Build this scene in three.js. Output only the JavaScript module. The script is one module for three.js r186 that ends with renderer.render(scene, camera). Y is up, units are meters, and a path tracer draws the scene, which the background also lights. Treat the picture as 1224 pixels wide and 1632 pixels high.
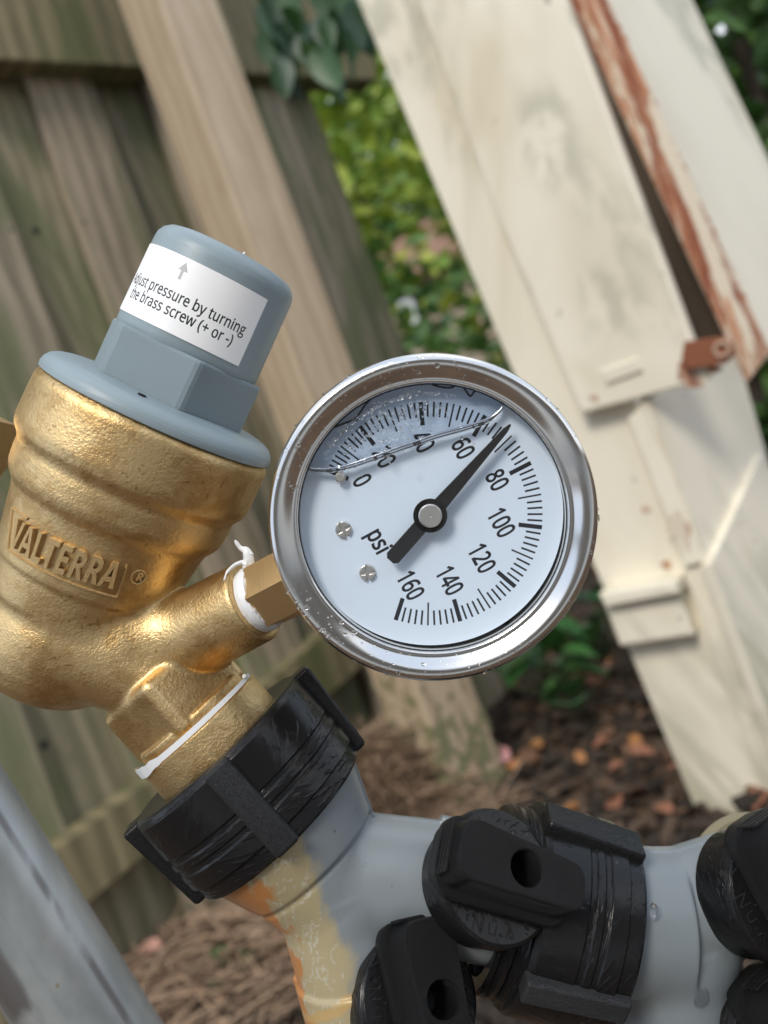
import * as THREE from 'three';
import { mergeGeometries, toCreasedNormals } from 'three/addons/utils/BufferGeometryUtils.js';
import { FontLoader } from 'three/addons/loaders/FontLoader.js';
import { TextGeometry } from 'three/addons/geometries/TextGeometry.js';
import { RoundedBoxGeometry } from 'three/addons/geometries/RoundedBoxGeometry.js';

// ------------------------------------------------------------------ camera, sky, sun, exposure
const scene = new THREE.Scene();
const V3 = (x, y, z) => new THREE.Vector3(x, y, z);
const FOV = 63.5, F = 816 / Math.tan(FOV * Math.PI / 360);      // F: focal length in pixels of a 1224 x 1632 picture
const ROLL = 20.5 * Math.PI / 180, H = 0.38, D0 = 0.17;
const camera = new THREE.PerspectiveCamera(FOV, 768 / 1024, 0.01, 400);
camera.position.set(0, H, 0);
camera.up.set(Math.sin(ROLL), Math.cos(ROLL), 0);
camera.lookAt(0, H, -1);
camera.updateMatrixWorld(true);
camera.focus = 0.172;
camera.userData.fStop = 11.5;
scene.add(camera);

const renderer = new THREE.WebGLRenderer({ antialias: true });
renderer.setSize(768, 1024);
renderer.toneMapping = THREE.LinearToneMapping;
renderer.toneMappingExposure = 1.1;
renderer.shadowMap.enabled = true;

// noise
function hash(i, j, k) { let h = (i * 374761393 + j * 668265263 + k * 2147483647) | 0; h = Math.imul(h ^ (h >>> 13), 1274126177); h = Math.imul(h ^ (h >>> 16), 2246822519); return ((h ^ (h >>> 15)) >>> 0) / 4294967296; }
function noise(x, y, z = 0) {
  const i = Math.floor(x), j = Math.floor(y), k = Math.floor(z);
  let a = x - i, b = y - j, c = z - k; a = a * a * (3 - 2 * a); b = b * b * (3 - 2 * b); c = c * c * (3 - 2 * c);
  const l = (p, q, t) => p + (q - p) * t;
  return l(l(l(hash(i, j, k), hash(i + 1, j, k), a), l(hash(i, j + 1, k), hash(i + 1, j + 1, k), a), b),
    l(l(hash(i, j, k + 1), hash(i + 1, j, k + 1), a), l(hash(i, j + 1, k + 1), hash(i + 1, j + 1, k + 1), a), b), c);
}
function pnoise(u, v, n, z = 0) { const x = u * n, y = v * n, i = Math.floor(x), j = Math.floor(y); let a = x - i, b = y - j; a = a * a * (3 - 2 * a); b = b * b * (3 - 2 * b); const h = (p, q) => hash(((p % n) + n) % n, ((q % n) + n) % n, z); return (h(i, j) * (1 - a) + h(i + 1, j) * a) * (1 - b) + (h(i, j + 1) * (1 - a) + h(i + 1, j + 1) * a) * b; }   // repeats after n cells
function fbm(x, y, z = 0, n = 4) { let s = 0, a = 0.5, t = 0; for (let o = 0; o < n; o++) { s += a * noise(x, y, z); t += a; x *= 2.03; y *= 2.03; z *= 2.03; a *= 0.5; } return s / t; }
let seed = 12345;
function rnd() { seed = (Math.imul(seed, 1664525) + 1013904223) >>> 0; return seed / 4294967296; }
const rr = (a, b) => a + (b - a) * rnd();
const clamp = (x, a = 0, b = 1) => Math.min(b, Math.max(a, x));
const sm = (a, b, x) => { const t = clamp((x - a) / (b - a)); return t * t * (3 - 2 * t); };
const mix = (a, b, t) => a.map((v, i) => v + (b[i] - v) * t);

{ // bright hazy sky with broken cloud
  const w = 256, h = 128, d = new Float32Array(w * h * 4);
  for (let j = 0; j < h; j++) for (let i = 0; i < w; i++) {
    const el = ((j + 0.5) / h - 0.5) * Math.PI, az = (i + 0.5) / w * 2 * Math.PI;
    const x = Math.cos(el) * Math.cos(az), y = Math.sin(el), z = Math.cos(el) * Math.sin(az);
    const c = sm(0.42, 0.62, fbm(x * 2.2 + 7, y * 3.4, z * 2.2, 5));
    let col = mix([0.62, 0.78, 1.04], [1.32, 1.36, 1.43], c * 0.7 + 0.2);
    if (y < 0) col = [0.25, 0.25, 0.24];
    d.set([...col, 1], (j * w + i) * 4);
  }
  const t = new THREE.DataTexture(d, w, h, THREE.RGBAFormat, THREE.FloatType);
  t.mapping = THREE.EquirectangularReflectionMapping; t.magFilter = THREE.LinearFilter; t.needsUpdate = true;
  scene.background = t; scene.environment = t; scene.environmentIntensity = 1;
}
const sun = new THREE.DirectionalLight(new THREE.Color(1, 0.93, 0.82), 2.1);
sun.position.set(-0.9, 3.0, 2.3); sun.target.position.set(0, 0.3, -0.5);
sun.castShadow = true; sun.shadow.radius = 34; sun.shadow.mapSize.set(2048, 2048);
Object.assign(sun.shadow.camera, { left: -3, right: 3, top: 3, bottom: -3, near: 0.1, far: 12 });
scene.add(sun, sun.target);

// ------------------------------------------------------------------ helpers
const used = {};
function numbered(n) { if (!(n in used)) { used[n] = 0; return n; } return n + '_' + String(++used[n]).padStart(3, '0'); }
function tag(o, label, category, group, kind) { if (label) o.userData.label = label; if (category) o.userData.category = category; if (group) o.userData.group = group; if (kind) o.userData.kind = kind; return o; }
function part(parent, name, geo, mat) { const m = new THREE.Mesh(geo, mat); m.name = name; parent.add(m); return m; }
// a piece of the fittings near the lens: geometry is drawn up in photo pixels at its own depth, then scaled to metres
function frame(bx, by, zmm) {
  const d = D0 - zmm / 1000, s = d / F;
  return {
    s, P(px, py, z = 0) { const k = (d - z * s) / F / s; return V3((px - 612) * k - (bx - 612), (816 - py) * k - (816 - by), z); },
    thing(name, label, category, group) {
      const g = new THREE.Group(); g.name = numbered(name); scene.add(g);
      g.position.copy(camera.localToWorld(V3((bx - 612) * s, (816 - by) * s, -d))); g.quaternion.copy(camera.quaternion);
      return tag(g, label, category, group);
    },
    add(parent, name, geo, mat) { geo.scale(s, s, s); return part(parent, name, geo, mat); },
  };
}
const up = V3(0, 1, 0);
function along(geo, A, dir) { geo.applyQuaternion(new THREE.Quaternion().setFromUnitVectors(up, dir.clone().normalize())); geo.translate(A.x, A.y, A.z); return geo; }
function lathe(profile, seg = 96, crease = 0.6) {
  const g = new THREE.LatheGeometry(profile.map(p => new THREE.Vector2(p[0], p[1])), seg);
  return crease ? toCreasedNormals(g, crease) : g;
}
function axisLathe(A, dir, profile, seg, crease) { return along(lathe(profile, seg, crease), A, dir); }
function basis(geo, x, y, z, o) { geo.applyMatrix4(new THREE.Matrix4().makeBasis(x, y, z).setPosition(o)); return geo; }
const clean = g => { const o = g.index ? g.toNonIndexed() : g; for (const k of Object.keys(o.attributes)) if (!['position', 'normal', 'uv'].includes(k)) o.deleteAttribute(k); return o; };
const merge = l => mergeGeometries(l.map(clean));
function tube(pts, r, seg = 40, rad = 8, closed = false) { return new THREE.TubeGeometry(new THREE.CatmullRomCurve3(pts, closed), seg, r, rad, closed); }
const s8 = v => Math.round(255 * clamp(v <= 0.0031308 ? v * 12.92 : 1.055 * Math.pow(v, 1 / 2.4) - 0.055));
function colorTex(w, h, fn, rx = 1, ry = 1) {
  const d = new Uint8Array(w * h * 4);
  for (let j = 0; j < h; j++) for (let i = 0; i < w; i++) { const c = fn(i / w, j / h); d.set([s8(c[0]), s8(c[1]), s8(c[2]), 255], (j * w + i) * 4); }
  const t = new THREE.DataTexture(d, w, h); t.colorSpace = THREE.SRGBColorSpace; return fin(t, rx, ry);
}
function dataTex(w, h, fn, rx = 1, ry = 1) {
  const d = new Uint8Array(w * h * 4);
  for (let j = 0; j < h; j++) for (let i = 0; i < w; i++) { const c = Math.round(255 * clamp(fn(i / w, j / h))); d.set([c, c, c, 255], (j * w + i) * 4); }
  return fin(new THREE.DataTexture(d, w, h), rx, ry);
}
function fin(t, rx, ry) { t.wrapS = t.wrapT = THREE.RepeatWrapping; t.magFilter = THREE.LinearFilter; t.minFilter = THREE.LinearMipmapLinearFilter; t.generateMipmaps = true; t.repeat.set(rx, ry); t.needsUpdate = true; return t; }
const lin = (r, g, b) => new THREE.Color().setRGB(r, g, b);
const std = (o) => new THREE.MeshStandardMaterial(o);
const phys = (o) => new THREE.MeshPhysicalMaterial(o);
// tiling noise
const tile = (u, v, f, z = 0, n = 4) => { const a = u * 2 * Math.PI, b = v * 2 * Math.PI, k = f / 6.283; return fbm(Math.cos(a) * k + 20 + Math.sin(b) * k * 0.0, Math.sin(a) * k + 30 + Math.cos(b) * k, Math.sin(b) * k + z, n); };

// surface of a distance field by naive surface nets
function nets(f, lo, hi, h) {
  const n = [0, 1, 2].map(k => Math.ceil((hi[k] - lo[k]) / h) + 1), [nx, ny, nz] = n;
  const val = new Float32Array(nx * ny * nz);
  for (let k = 0, q = 0; k < nz; k++) for (let j = 0; j < ny; j++) for (let i = 0; i < nx; i++) val[q++] = f(lo[0] + i * h, lo[1] + j * h, lo[2] + k * h);
  const id = new Int32Array(nx * ny * nz).fill(-1), pos = [], idx = [], sx = 1, sy = nx, sz = nx * ny;
  const off = [0, sx, sy, sx + sy, sz, sx + sz, sy + sz, sx + sy + sz];
  const ed = [[0, 1], [2, 3], [4, 5], [6, 7], [0, 2], [1, 3], [4, 6], [5, 7], [0, 4], [1, 5], [2, 6], [3, 7]];
  for (let k = 0; k < nz - 1; k++) for (let j = 0; j < ny - 1; j++) for (let i = 0; i < nx - 1; i++) {
    const q = i + j * sy + k * sz; let m = 0;
    for (let c = 0; c < 8; c++) if (val[q + off[c]] < 0) m |= 1 << c;
    if (m === 0 || m === 255) continue;
    let x = 0, y = 0, z = 0, cnt = 0;
    for (const [a, b] of ed) {
      if (((m >> a) & 1) === ((m >> b) & 1)) continue;
      const va = val[q + off[a]], vb = val[q + off[b]], t = va / (va - vb);
      x += (a & 1) + ((b & 1) - (a & 1)) * t; y += ((a >> 1) & 1) + (((b >> 1) & 1) - ((a >> 1) & 1)) * t; z += (a >> 2) + ((b >> 2) - (a >> 2)) * t; cnt++;
    }
    id[q] = pos.length / 3; pos.push(lo[0] + (i + x / cnt) * h, lo[1] + (j + y / cnt) * h, lo[2] + (k + z / cnt) * h);
  }
  const quad = (a, b, c, d, flip) => { if (a < 0 || b < 0 || c < 0 || d < 0) return; flip ? idx.push(a, c, b, a, d, c) : idx.push(a, b, c, a, c, d); };
  for (let k = 1; k < nz - 1; k++) for (let j = 1; j < ny - 1; j++) for (let i = 1; i < nx - 1; i++) {
    const q = i + j * sy + k * sz, s0 = val[q] < 0;
    if (s0 !== val[q + sx] < 0) quad(id[q - sy - sz], id[q - sz], id[q], id[q - sy], !s0);
    if (s0 !== val[q + sy] < 0) quad(id[q - sx - sz], id[q - sx], id[q], id[q - sz], !s0);
    if (s0 !== val[q + sz] < 0) quad(id[q - sx - sy], id[q - sy], id[q], id[q - sx], !s0);
  }
  const g = new THREE.BufferGeometry();
  g.setAttribute('position', new THREE.BufferAttribute(new Float32Array(pos), 3)); g.setIndex(idx); g.computeVertexNormals();
  return g;
}
function roughen(g, fn) {
  const p = g.attributes.position, n = g.attributes.normal;
  for (let i = 0; i < p.count; i++) { const x = p.getX(i), y = p.getY(i), z = p.getZ(i), d = fn(x, y, z); p.setXYZ(i, x + n.getX(i) * d, y + n.getY(i) * d, z + n.getZ(i) * d); }
  g.computeVertexNormals(); return g;
}
// uv in metres, each face laid out along the axis it looks down most
function boxUV(g, s) {
  const q = g.toNonIndexed(), p = q.attributes.position, n = q.attributes.normal, uv = new Float32Array(p.count * 2);
  for (let i = 0; i < p.count; i += 3) { const a = [0, 0, 0]; for (let k = 0; k < 3; k++) { a[0] += n.getX(i + k); a[1] += n.getY(i + k); a[2] += n.getZ(i + k); } const b = a.map(Math.abs), m = b[2] >= b[0] && b[2] >= b[1] ? 2 : b[0] > b[1] ? 0 : 1;
    for (let k = 0; k < 3; k++) { const c = [p.getX(i + k), p.getY(i + k), p.getZ(i + k)]; uv[2 * (i + k)] = c[m === 0 ? 1 : 0] * s; uv[2 * (i + k) + 1] = c[m === 2 ? 1 : 2] * s; } }
  q.setAttribute('uv', new THREE.BufferAttribute(uv, 2)); return q;
}
const smin = (a, b, k) => { const h = clamp(0.5 + 0.5 * (b - a) / k); return b + (a - b) * h - k * h * (1 - h); };
const smax = (a, b, k) => -smin(-a, -b, k);
// distance to a (tapered) rod with flat ends
function rod(A, B, ra, rb) {
  const d = B.clone().sub(A), L = d.length(); d.divideScalar(L);
  return (x, y, z) => { const qx = x - A.x, qy = y - A.y, qz = z - A.z, t = qx * d.x + qy * d.y + qz * d.z; const r = Math.sqrt(Math.max(0, qx * qx + qy * qy + qz * qz - t * t)); return smax(r - (ra + (rb - ra) * clamp(t / L)), smax(-t, t - L, 0.01), 6); };
}
function capsule(A, B, ra, rb) {
  const d = B.clone().sub(A), L2 = d.lengthSq();
  return (x, y, z) => { const qx = x - A.x, qy = y - A.y, qz = z - A.z, t = clamp((qx * d.x + qy * d.y + qz * d.z) / L2); return Math.hypot(qx - d.x * t, qy - d.y * t, qz - d.z * t) - (ra + (rb - ra) * t); };
}
// pixel ray helpers for the things farther back
function dirOf(px, py) { return V3((px - 612) / F, (816 - py) / F, -1).applyQuaternion(camera.quaternion); }
function at(px, py, depth) { return dirOf(px, py).multiplyScalar(depth).add(camera.position); }
function vplane(px, py, depth, yawDeg) { // upright plane through a pixel; it runs to the right and, for yaw > 0, away
  const a = yawDeg * Math.PI / 180, o = at(px, py, depth), u = V3(Math.cos(a), 0, -Math.sin(a)), n = V3(Math.sin(a), 0, Math.cos(a)).multiplyScalar(1);
  return { o, u, n: n.clone().set(Math.sin(a), 0, Math.cos(a)) };
}
function hit(pl, px, py, off = 0) {
  const d = dirOf(px, py), o = pl.o.clone().addScaledVector(pl.n, off), t = o.sub(camera.position).dot(pl.n) / d.dot(pl.n);
  const p = camera.position.clone().addScaledVector(d, t).sub(pl.o); return new THREE.Vector2(p.dot(pl.u), p.y);
}
function slab(pl, poly, off, thick, bevel = 0.0015) { // a flat piece with thickness whose front stands 'off' proud of the plane
  const sh = new THREE.Shape(poly.map(([x, y]) => hit(pl, x, y, off)));
  const g = new THREE.ExtrudeGeometry(sh, { depth: thick, bevelEnabled: bevel > 0, bevelSize: bevel, bevelThickness: bevel, bevelSegments: 2, bevelOffset: -bevel, steps: 1 });
  g.translate(0, 0, off - thick - bevel);
  return basis(g, pl.u, up, pl.n, pl.o);
}

// ------------------------------------------------------------------ materials
const woodTex = (pale, dark, moss, sd, streak = 1) => colorTex(256, 1024, (u, v) => {
  const wv = tile(v, 0.3, 3, sd) - 0.5, x = u * 9 + wv * 1.1 + (tile(u, v, 3, sd + 5) - 0.5) * 1.6;
  const rings = 0.5 + 0.5 * Math.sin(x * 5.2 + 6 * fbm(x * 0.6, v * 2.2, sd, 3));
  const fine = tile(u, 0.1, 90, sd + 9, 2) * 0.55 + tile(u, v, 24, sd + 3, 3) * 0.45;
  let c = mix(pale, dark, clamp(rings * 0.5 * streak + (fine - 0.5) * 1.1 + 0.15));
  return moss ? mix(c, moss, sm(0.5, 0.72, tile(u, v, 7, sd + 13)) * 0.75) : c;
});
const postTex = woodTex([0.54, 0.435, 0.31], [0.34, 0.24, 0.145], null, 3, 0.9); postTex.repeat.set(1 / 0.2, 1 / 0.8);
const boardTex = woodTex([0.2, 0.165, 0.125], [0.065, 0.06, 0.038], [0.075, 0.085, 0.04], 8, 1); boardTex.repeat.set(1 / 0.22, 1 / 0.9);
const grainBump = dataTex(256, 512, (u, v) => tile(u, 0.2, 60, 4, 3) * 0.6 + tile(u, v, 14, 2, 3) * 0.4); grainBump.repeat.set(1 / 0.2, 1 / 0.8);
const M = {
  post: std({ map: postTex, roughness: 0.75, bumpMap: grainBump, bumpScale: 0.0008 }),
  boards: [[1.45, 1.5, 1.3], [1.75, 1.75, 1.65], [2.0, 1.95, 1.88], [1.6, 1.66, 1.4]].map(k => std({ map: boardTex, color: lin(...k), roughness: 0.85, bumpMap: grainBump, bumpScale: 0.0015 })),
  rail: std({ map: boardTex, color: lin(1.25, 1.25, 0.9), roughness: 0.85, bumpMap: grainBump, bumpScale: 0.0015 }),
};
const paintTex = colorTex(512, 1024, (u, v) => {
  let c = mix([0.82, 0.76, 0.62], [0.69, 0.63, 0.49], sm(0.4, 0.75, tile(u, v, 5, 1)));
  c = mix(c, [0.55, 0.45, 0.26], 0.5 * sm(0.55, 0.8, tile(u, v, 8, 22)));
  const alg = sm(0.47, 0.66, tile(u, v, 6, 41)) * sm(0.3, 0.65, tile(u, v, 40, 77));
  c = mix(c, [0.3, 0.3, 0.2], alg * 0.5);
  return mix(c, [0.16, 0.13, 0.09], 0.8 * sm(0.78, 0.86, tile(u, v, 60, 5)));
}); paintTex.repeat.set(1 / 0.5, 1 / 1);
const rustTex = colorTex(256, 1024, (u, v) => {
  const n = tile(u, v, 5, 3) * 0.5 + tile(u, v * 0.25, 9, 9, 4) * 0.25 + tile(u, v, 14, 21, 3) * 0.25, m = sm(0.43, 0.56, n + (tile(u, v, 50, 8) - 0.5) * 0.25);
  const rust = mix([0.22, 0.06, 0.028], [0.52, 0.25, 0.13], sm(0.3, 0.7, tile(u, v * 0.5, 9, 12) * 0.6 + tile(u, v, 40, 15) * 0.4));
  return mix([0.68, 0.6, 0.47], rust, m);
}); rustTex.repeat.set(1 / 0.06, 1 / 0.5);
M.paint = std({ map: paintTex, roughness: 0.5 });
M.rust = std({ map: rustTex, roughness: 0.8 });
M.rustSolid = std({ color: lin(0.24, 0.085, 0.04), roughness: 0.9 });
M.darkInside = std({ color: lin(0.012, 0.011, 0.01), roughness: 0.9 });
M.brass = std({ color: lin(0.69, 0.505, 0.255), metalness: 1, roughness: 0.47, bumpMap: dataTex(1024, 1024, (u, v) => 0.55 * pnoise(u, v, 66) + 0.45 * pnoise(u, v, 140, 5), 1 / 0.028, 1 / 0.028), bumpScale: 0.00008, map: colorTex(512, 512, (u, v) => { const n = pnoise(u, v, 6, 1) * 0.5 + pnoise(u, v, 14, 2) * 0.3 + pnoise(u, v, 40, 3) * 0.2; return mix(mix([1, 1, 1], [0.8, 0.73, 0.64], sm(0.42, 0.74, n)), [0.45, 0.36, 0.28], 0.6 * sm(0.84, 0.92, pnoise(u, v, 44, 8)) * sm(0.55, 0.75, pnoise(u, v, 7, 9))); }, 1 / 0.034, 1 / 0.034) });
const brushBump = dataTex(256, 256, (u, v) => tile(0.3, v, 120, 2, 2) * 0.7 + tile(u, v, 30, 5, 2) * 0.3);
M.innerSteel = std({ color: lin(0.1, 0.075, 0.055), roughness: 0.85 });
M.brassCut = std({ color: lin(0.72, 0.52, 0.27), metalness: 1, roughness: 0.4, bumpMap: brushBump, bumpScale: 0.00004 });
M.steel = std({ color: lin(0.74, 0.72, 0.69), metalness: 1, roughness: 0.2, roughnessMap: dataTex(512, 128, (u, v) => 0.75 + 0.4 * (tile(u, v, 20, 3) - 0.3)) });
M.steelDull = std({ color: lin(0.66, 0.65, 0.62), metalness: 1, roughness: 0.38 });
const plBump = dataTex(256, 256, (u, v) => tile(u, v, 60, 7, 3));
M.cap = std({ color: lin(0.265, 0.33, 0.36), roughness: 0.42, bumpMap: plBump, bumpScale: 0.00006, map: colorTex(256, 256, (u, v) => { const k = 0.86 + 0.2 * tile(u, v, 10, 2), d = 0.5 * sm(0.62, 0.72, tile(u, v, 34, 6)) * sm(0.45, 0.6, tile(u, v, 6, 9)); return mix([k, k, k], [1.35, 1.2, 1.1], d * 0.5); }) });
M.blackBump = dataTex(512, 512, (u, v) => 0.5 * tile(u, v, 40, 1, 4) + 0.5 * sm(0.55, 0.75, tile(u, v, 90, 9, 3)));
M.black = phys({ specularIntensity: 0.62, color: lin(0.009, 0.009, 0.0095), roughness: 0.25, bumpMap: M.blackBump, bumpScale: 0.00016,
  map: colorTex(512, 512, (u, v) => { const k = 1 + 3 * sm(0.78, 0.82, tile(u, v, 70, 4, 3)) * sm(0.45, 0.6, tile(u, v, 8, 6)); return [k / 10, k / 10, k / 10]; }) });
M.black.color.multiplyScalar(10);
M.blackWorn = phys({ specularIntensity: 0.5, color: lin(0.032, 0.033, 0.035), roughness: 0.55, bumpMap: M.blackBump, bumpScale: 0.0003 });
M.rubber = std({ color: lin(0.006, 0.006, 0.007), roughness: 0.5 });
M.needle = std({ color: lin(0.006, 0.006, 0.007), roughness: 0.65 });
M.body = std({ vertexColors: true, roughness: 0.34 });
M.tape = std({ color: lin(0.82, 0.83, 0.84), roughness: 0.35 });
M.lens = phys({ color: 0xffffff, transmission: 1, thickness: 0, roughness: 0, ior: 1.5 });
M.liquid = phys({ color: 0xffffff, transmission: 1, thickness: 0.002, roughness: 0, ior: 1.33 });

// ------------------------------------------------------------------ ground
const POSTD = 1.0;
{
  const g = new THREE.PlaneGeometry(16, 16, 200, 200); g.rotateX(-Math.PI / 2);
  roughen(g, (x, y, z) => 0.02 * (fbm(x * 5, z * 5, 1) - 0.5) + 0.012 * (fbm(x * 30, z * 30, 4) - 0.5));
  const far = new THREE.RingGeometry(7.9, 300, 48, 1); far.rotateX(-Math.PI / 2); far.translate(0, -0.03, 0);
  const t = colorTex(1024, 1024, (u, v) => { const n = tile(u, v, 14, 3, 5), m = tile(u, v, 90, 8, 3); let c = mix([0.045, 0.028, 0.018], [0.14, 0.085, 0.05], sm(0.35, 0.7, n * 0.5 + m * 0.5)); return mix(c, [0.25, 0.16, 0.11], sm(0.66, 0.76, m)); });
  t.repeat.set(22, 22);
  const m = part(scene, 'ground', mergeGeometries([g.toNonIndexed(), far.toNonIndexed()]), std({ map: t, roughness: 0.95 }));
  tag(m, 'dark brown soil and mulch ground below the fence', 'ground', null, 'structure');
}
{ // paved yard behind the viewpoint, mirrored in the rim
  const g = new THREE.Group(); g.name = numbered('paving'); scene.add(g); tag(g, 'pale grey concrete paving of the yard', 'paving', null, 'structure'); g.position.set(0, 0, 0.35);
  const sg = new RoundedBoxGeometry(0.99, 0.08, 0.99, 1, 0.006), ms = [0.36, 0.4, 0.44].map(k => std({ color: lin(k, k * 0.98, k * 0.93), roughness: 0.85 }));
  for (let i = -4; i < 4; i++) for (let j = 0; j < 5; j++) { const m = part(g, 'paving_slab', sg, ms[Math.floor(hash(i, j, 3) * 3)]); m.position.set(i + 0.5, 0, j + 0.5); }
}
// chips, straw, leaf litter: nobody could count it
function scatter(name, label, cat, geo, mat, n, place, tint) {
  const im = new THREE.InstancedMesh(geo, mat, n), o = new THREE.Object3D();
  for (let i = 0; i < n; i++) { place(o, i); o.updateMatrix(); im.setMatrixAt(i, o.matrix); im.setColorAt(i, tint(i)); }
  im.name = name; scene.add(im); return tag(im, label, cat, null, 'stuff');
}
const chip = new THREE.BoxGeometry(0.028, 0.004, 0.009); chip.translate(0, 0.003, 0);
scatter('mulch', 'loose brown bark mulch spread over the soil', 'mulch', chip, std({ color: 0xffffff, roughness: 0.9 }), 16000, (o) => {
  const z = -0.55 - 3.6 * Math.pow(rnd(), 1.5), x = rr(-1.2, 1.2) * (0.5 - z * 0.55); o.position.set(x, 0.004 + rr(0, 0.014), z); o.rotation.set(rr(-0.5, 0.5), rr(0, 6.28), rr(-0.5, 0.5)); o.scale.set(rr(0.4, 1.3), rr(0.6, 1.5), rr(0.5, 1.6));
}, () => { const k = rnd(), c = mix([0.022, 0.016, 0.011], [0.11, 0.072, 0.048], k * k); return lin(...c); });
function leafGeo(len, wid, bend, tip = 1.4, fold = 0.15) {
  const g = new THREE.PlaneGeometry(1, 1, 4, 6), p = g.attributes.position;
  for (let i = 0; i < p.count; i++) {
    const a = p.getX(i) * 2, t = p.getY(i) + 0.5, w = Math.pow(Math.sin(Math.PI * Math.pow(clamp(t, 0.004, 0.996), 1 / tip)), 0.75);
    p.setXYZ(i, a * w * wid / 2, Math.abs(a) * w * fold * wid - bend * len * t * t + 0.01 * len * Math.sin(9 * t + 4 * a), -t * len);
  }
  g.computeVertexNormals(); return g;
}
const litterLeaf = leafGeo(0.034, 0.02, 0.35);
scatter('leaf_litter', 'scattered dead brown and rust leaves lying on the mulch', 'leaf litter', litterLeaf, std({ roughness: 0.8, side: THREE.DoubleSide }), 900, (o) => {
  const z = -0.75 - 2.4 * Math.pow(rnd(), 1.4), x = rr(-0.9, 1.1) * (0.3 - z * 0.45); o.position.set(x, 0.018 + rr(0, 0.012), z); o.rotation.set(rr(-0.5, 0.5), rr(0, 6.28), rr(-0.6, 0.6)); o.scale.setScalar(rr(0.5, 1.2));
}, () => { const k = rnd(); return k < 0.14 ? lin(0.3, 0.13, 0.045) : k < 0.5 ? lin(0.28, 0.12, 0.07) : k < 0.6 ? lin(0.3, 0.2, 0.17) : lin(0.14, 0.075, 0.04); });
// pine straw heaped along the foot of the fence
const needleGeo = new THREE.CylinderGeometry(0.0011, 0.0008, 0.16, 4, 1); needleGeo.rotateZ(Math.PI / 2);
function strawAt(px, py, depth, sx, sz, hgt) { const c = at(px, py, depth); return (o) => { const a = rr(-1, 1), b = rr(-1, 1), d = a * a + b * b; const x = c.x + a * sx, z = c.z + b * sz; o.position.set(x, Math.max(0.015, hgt * Math.exp(-d * 1.2)) + rr(-0.012, 0.012), z); o.rotation.set(0, rr(0, 6.28), rr(-0.3, 0.3)); o.scale.set(rr(0.5, 1.1), rr(0.8, 1.7), rr(0.8, 1.7)); }; }
const strawTint = () => { const k = rnd(), c = mix([0.12, 0.075, 0.048], [0.46, 0.32, 0.21], k); return lin(...c); };
const strawMat = std({ roughness: 0.7 });
scatter('pine_straw', 'heap of pinkish brown pine straw beside the foot of the pale post', 'pine straw', needleGeo, strawMat, 1500, strawAt(585, 1200, 1.06, 0.07, 0.05, 0.115), strawTint);
scatter('pine_straw_001', 'loose pine straw lying on the soil under the black coupling', 'pine straw', needleGeo, strawMat, 1700, strawAt(390, 1540, 0.84, 0.3, 0.14, 0.03), strawTint);

// ------------------------------------------------------------------ fence
const FP = vplane(320, 1500, 0.93, 47);
{
  const fence = new THREE.Group(); fence.name = numbered('wooden_fence'); scene.add(fence);
  tag(fence, 'weathered grey green wooden board fence behind the brass regulator', 'fence');
  const base = FP.o.clone(); fence.position.set(base.x, 0, base.z);
  const put = (name, g, m) => { g.translate(-base.x, 0, -base.z); return part(fence, name, g, m); };
  const bx = (w, h, d, u, y, off) => { const g = new RoundedBoxGeometry(w, h, d, 2, 0.004); const uv = g.attributes.uv, p = g.attributes.position, sh = rnd() * 3; for (let i = 0; i < uv.count; i++) uv.setXY(i, p.getX(i) + p.getZ(i) + sh, p.getY(i) + sh * 2); g.translate(u, y, off); return basis(g, FP.u, up, FP.n, V3(FP.o.x, 0, FP.o.z)); };
  const uR = hit(FP, 655, 560).x;                      // far end of the fence, by the gap
  for (let u = uR - 0.046, i = 0; u > -0.75; u -= 0.0935, i++) {
    const tall = 1.9, y0 = 0.012 + rr(0, 0.012), z = (i % 2) * 0.019 - 0.022;
    put('board', bx(0.1, tall, 0.018, u, y0 + tall / 2, z), M.boards[i % 2 ? 2 - Math.floor(rr(0, 2)) : Math.floor(rr(0, 2)) * 3]);
  }
  const rail = (poly, off) => put('rail', slab(FP, poly, off, 0.036, 0.003), M.rail);
  rail([[-80, -40], [600, -10], [600, 128], [-80, 90]], 0.036);
  rail([[20, 1402], [255, 1228], [640, 905], [640, 1010], [255, 1345], [50, 1520]], 0.036);
  for (const [x, y] of [[17, 368], [57, 368], [133, 356], [70, 1187]]) { const q = hit(FP, x, y, 0.004); const g = new THREE.SphereGeometry(0.005, 10, 6); g.scale(1, 1, 0.5); g.translate(q.x, q.y + 0, 0.004); put('nail_head', basis(g, FP.u, up, FP.n, FP.o), M.darkInside); }
}
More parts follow.
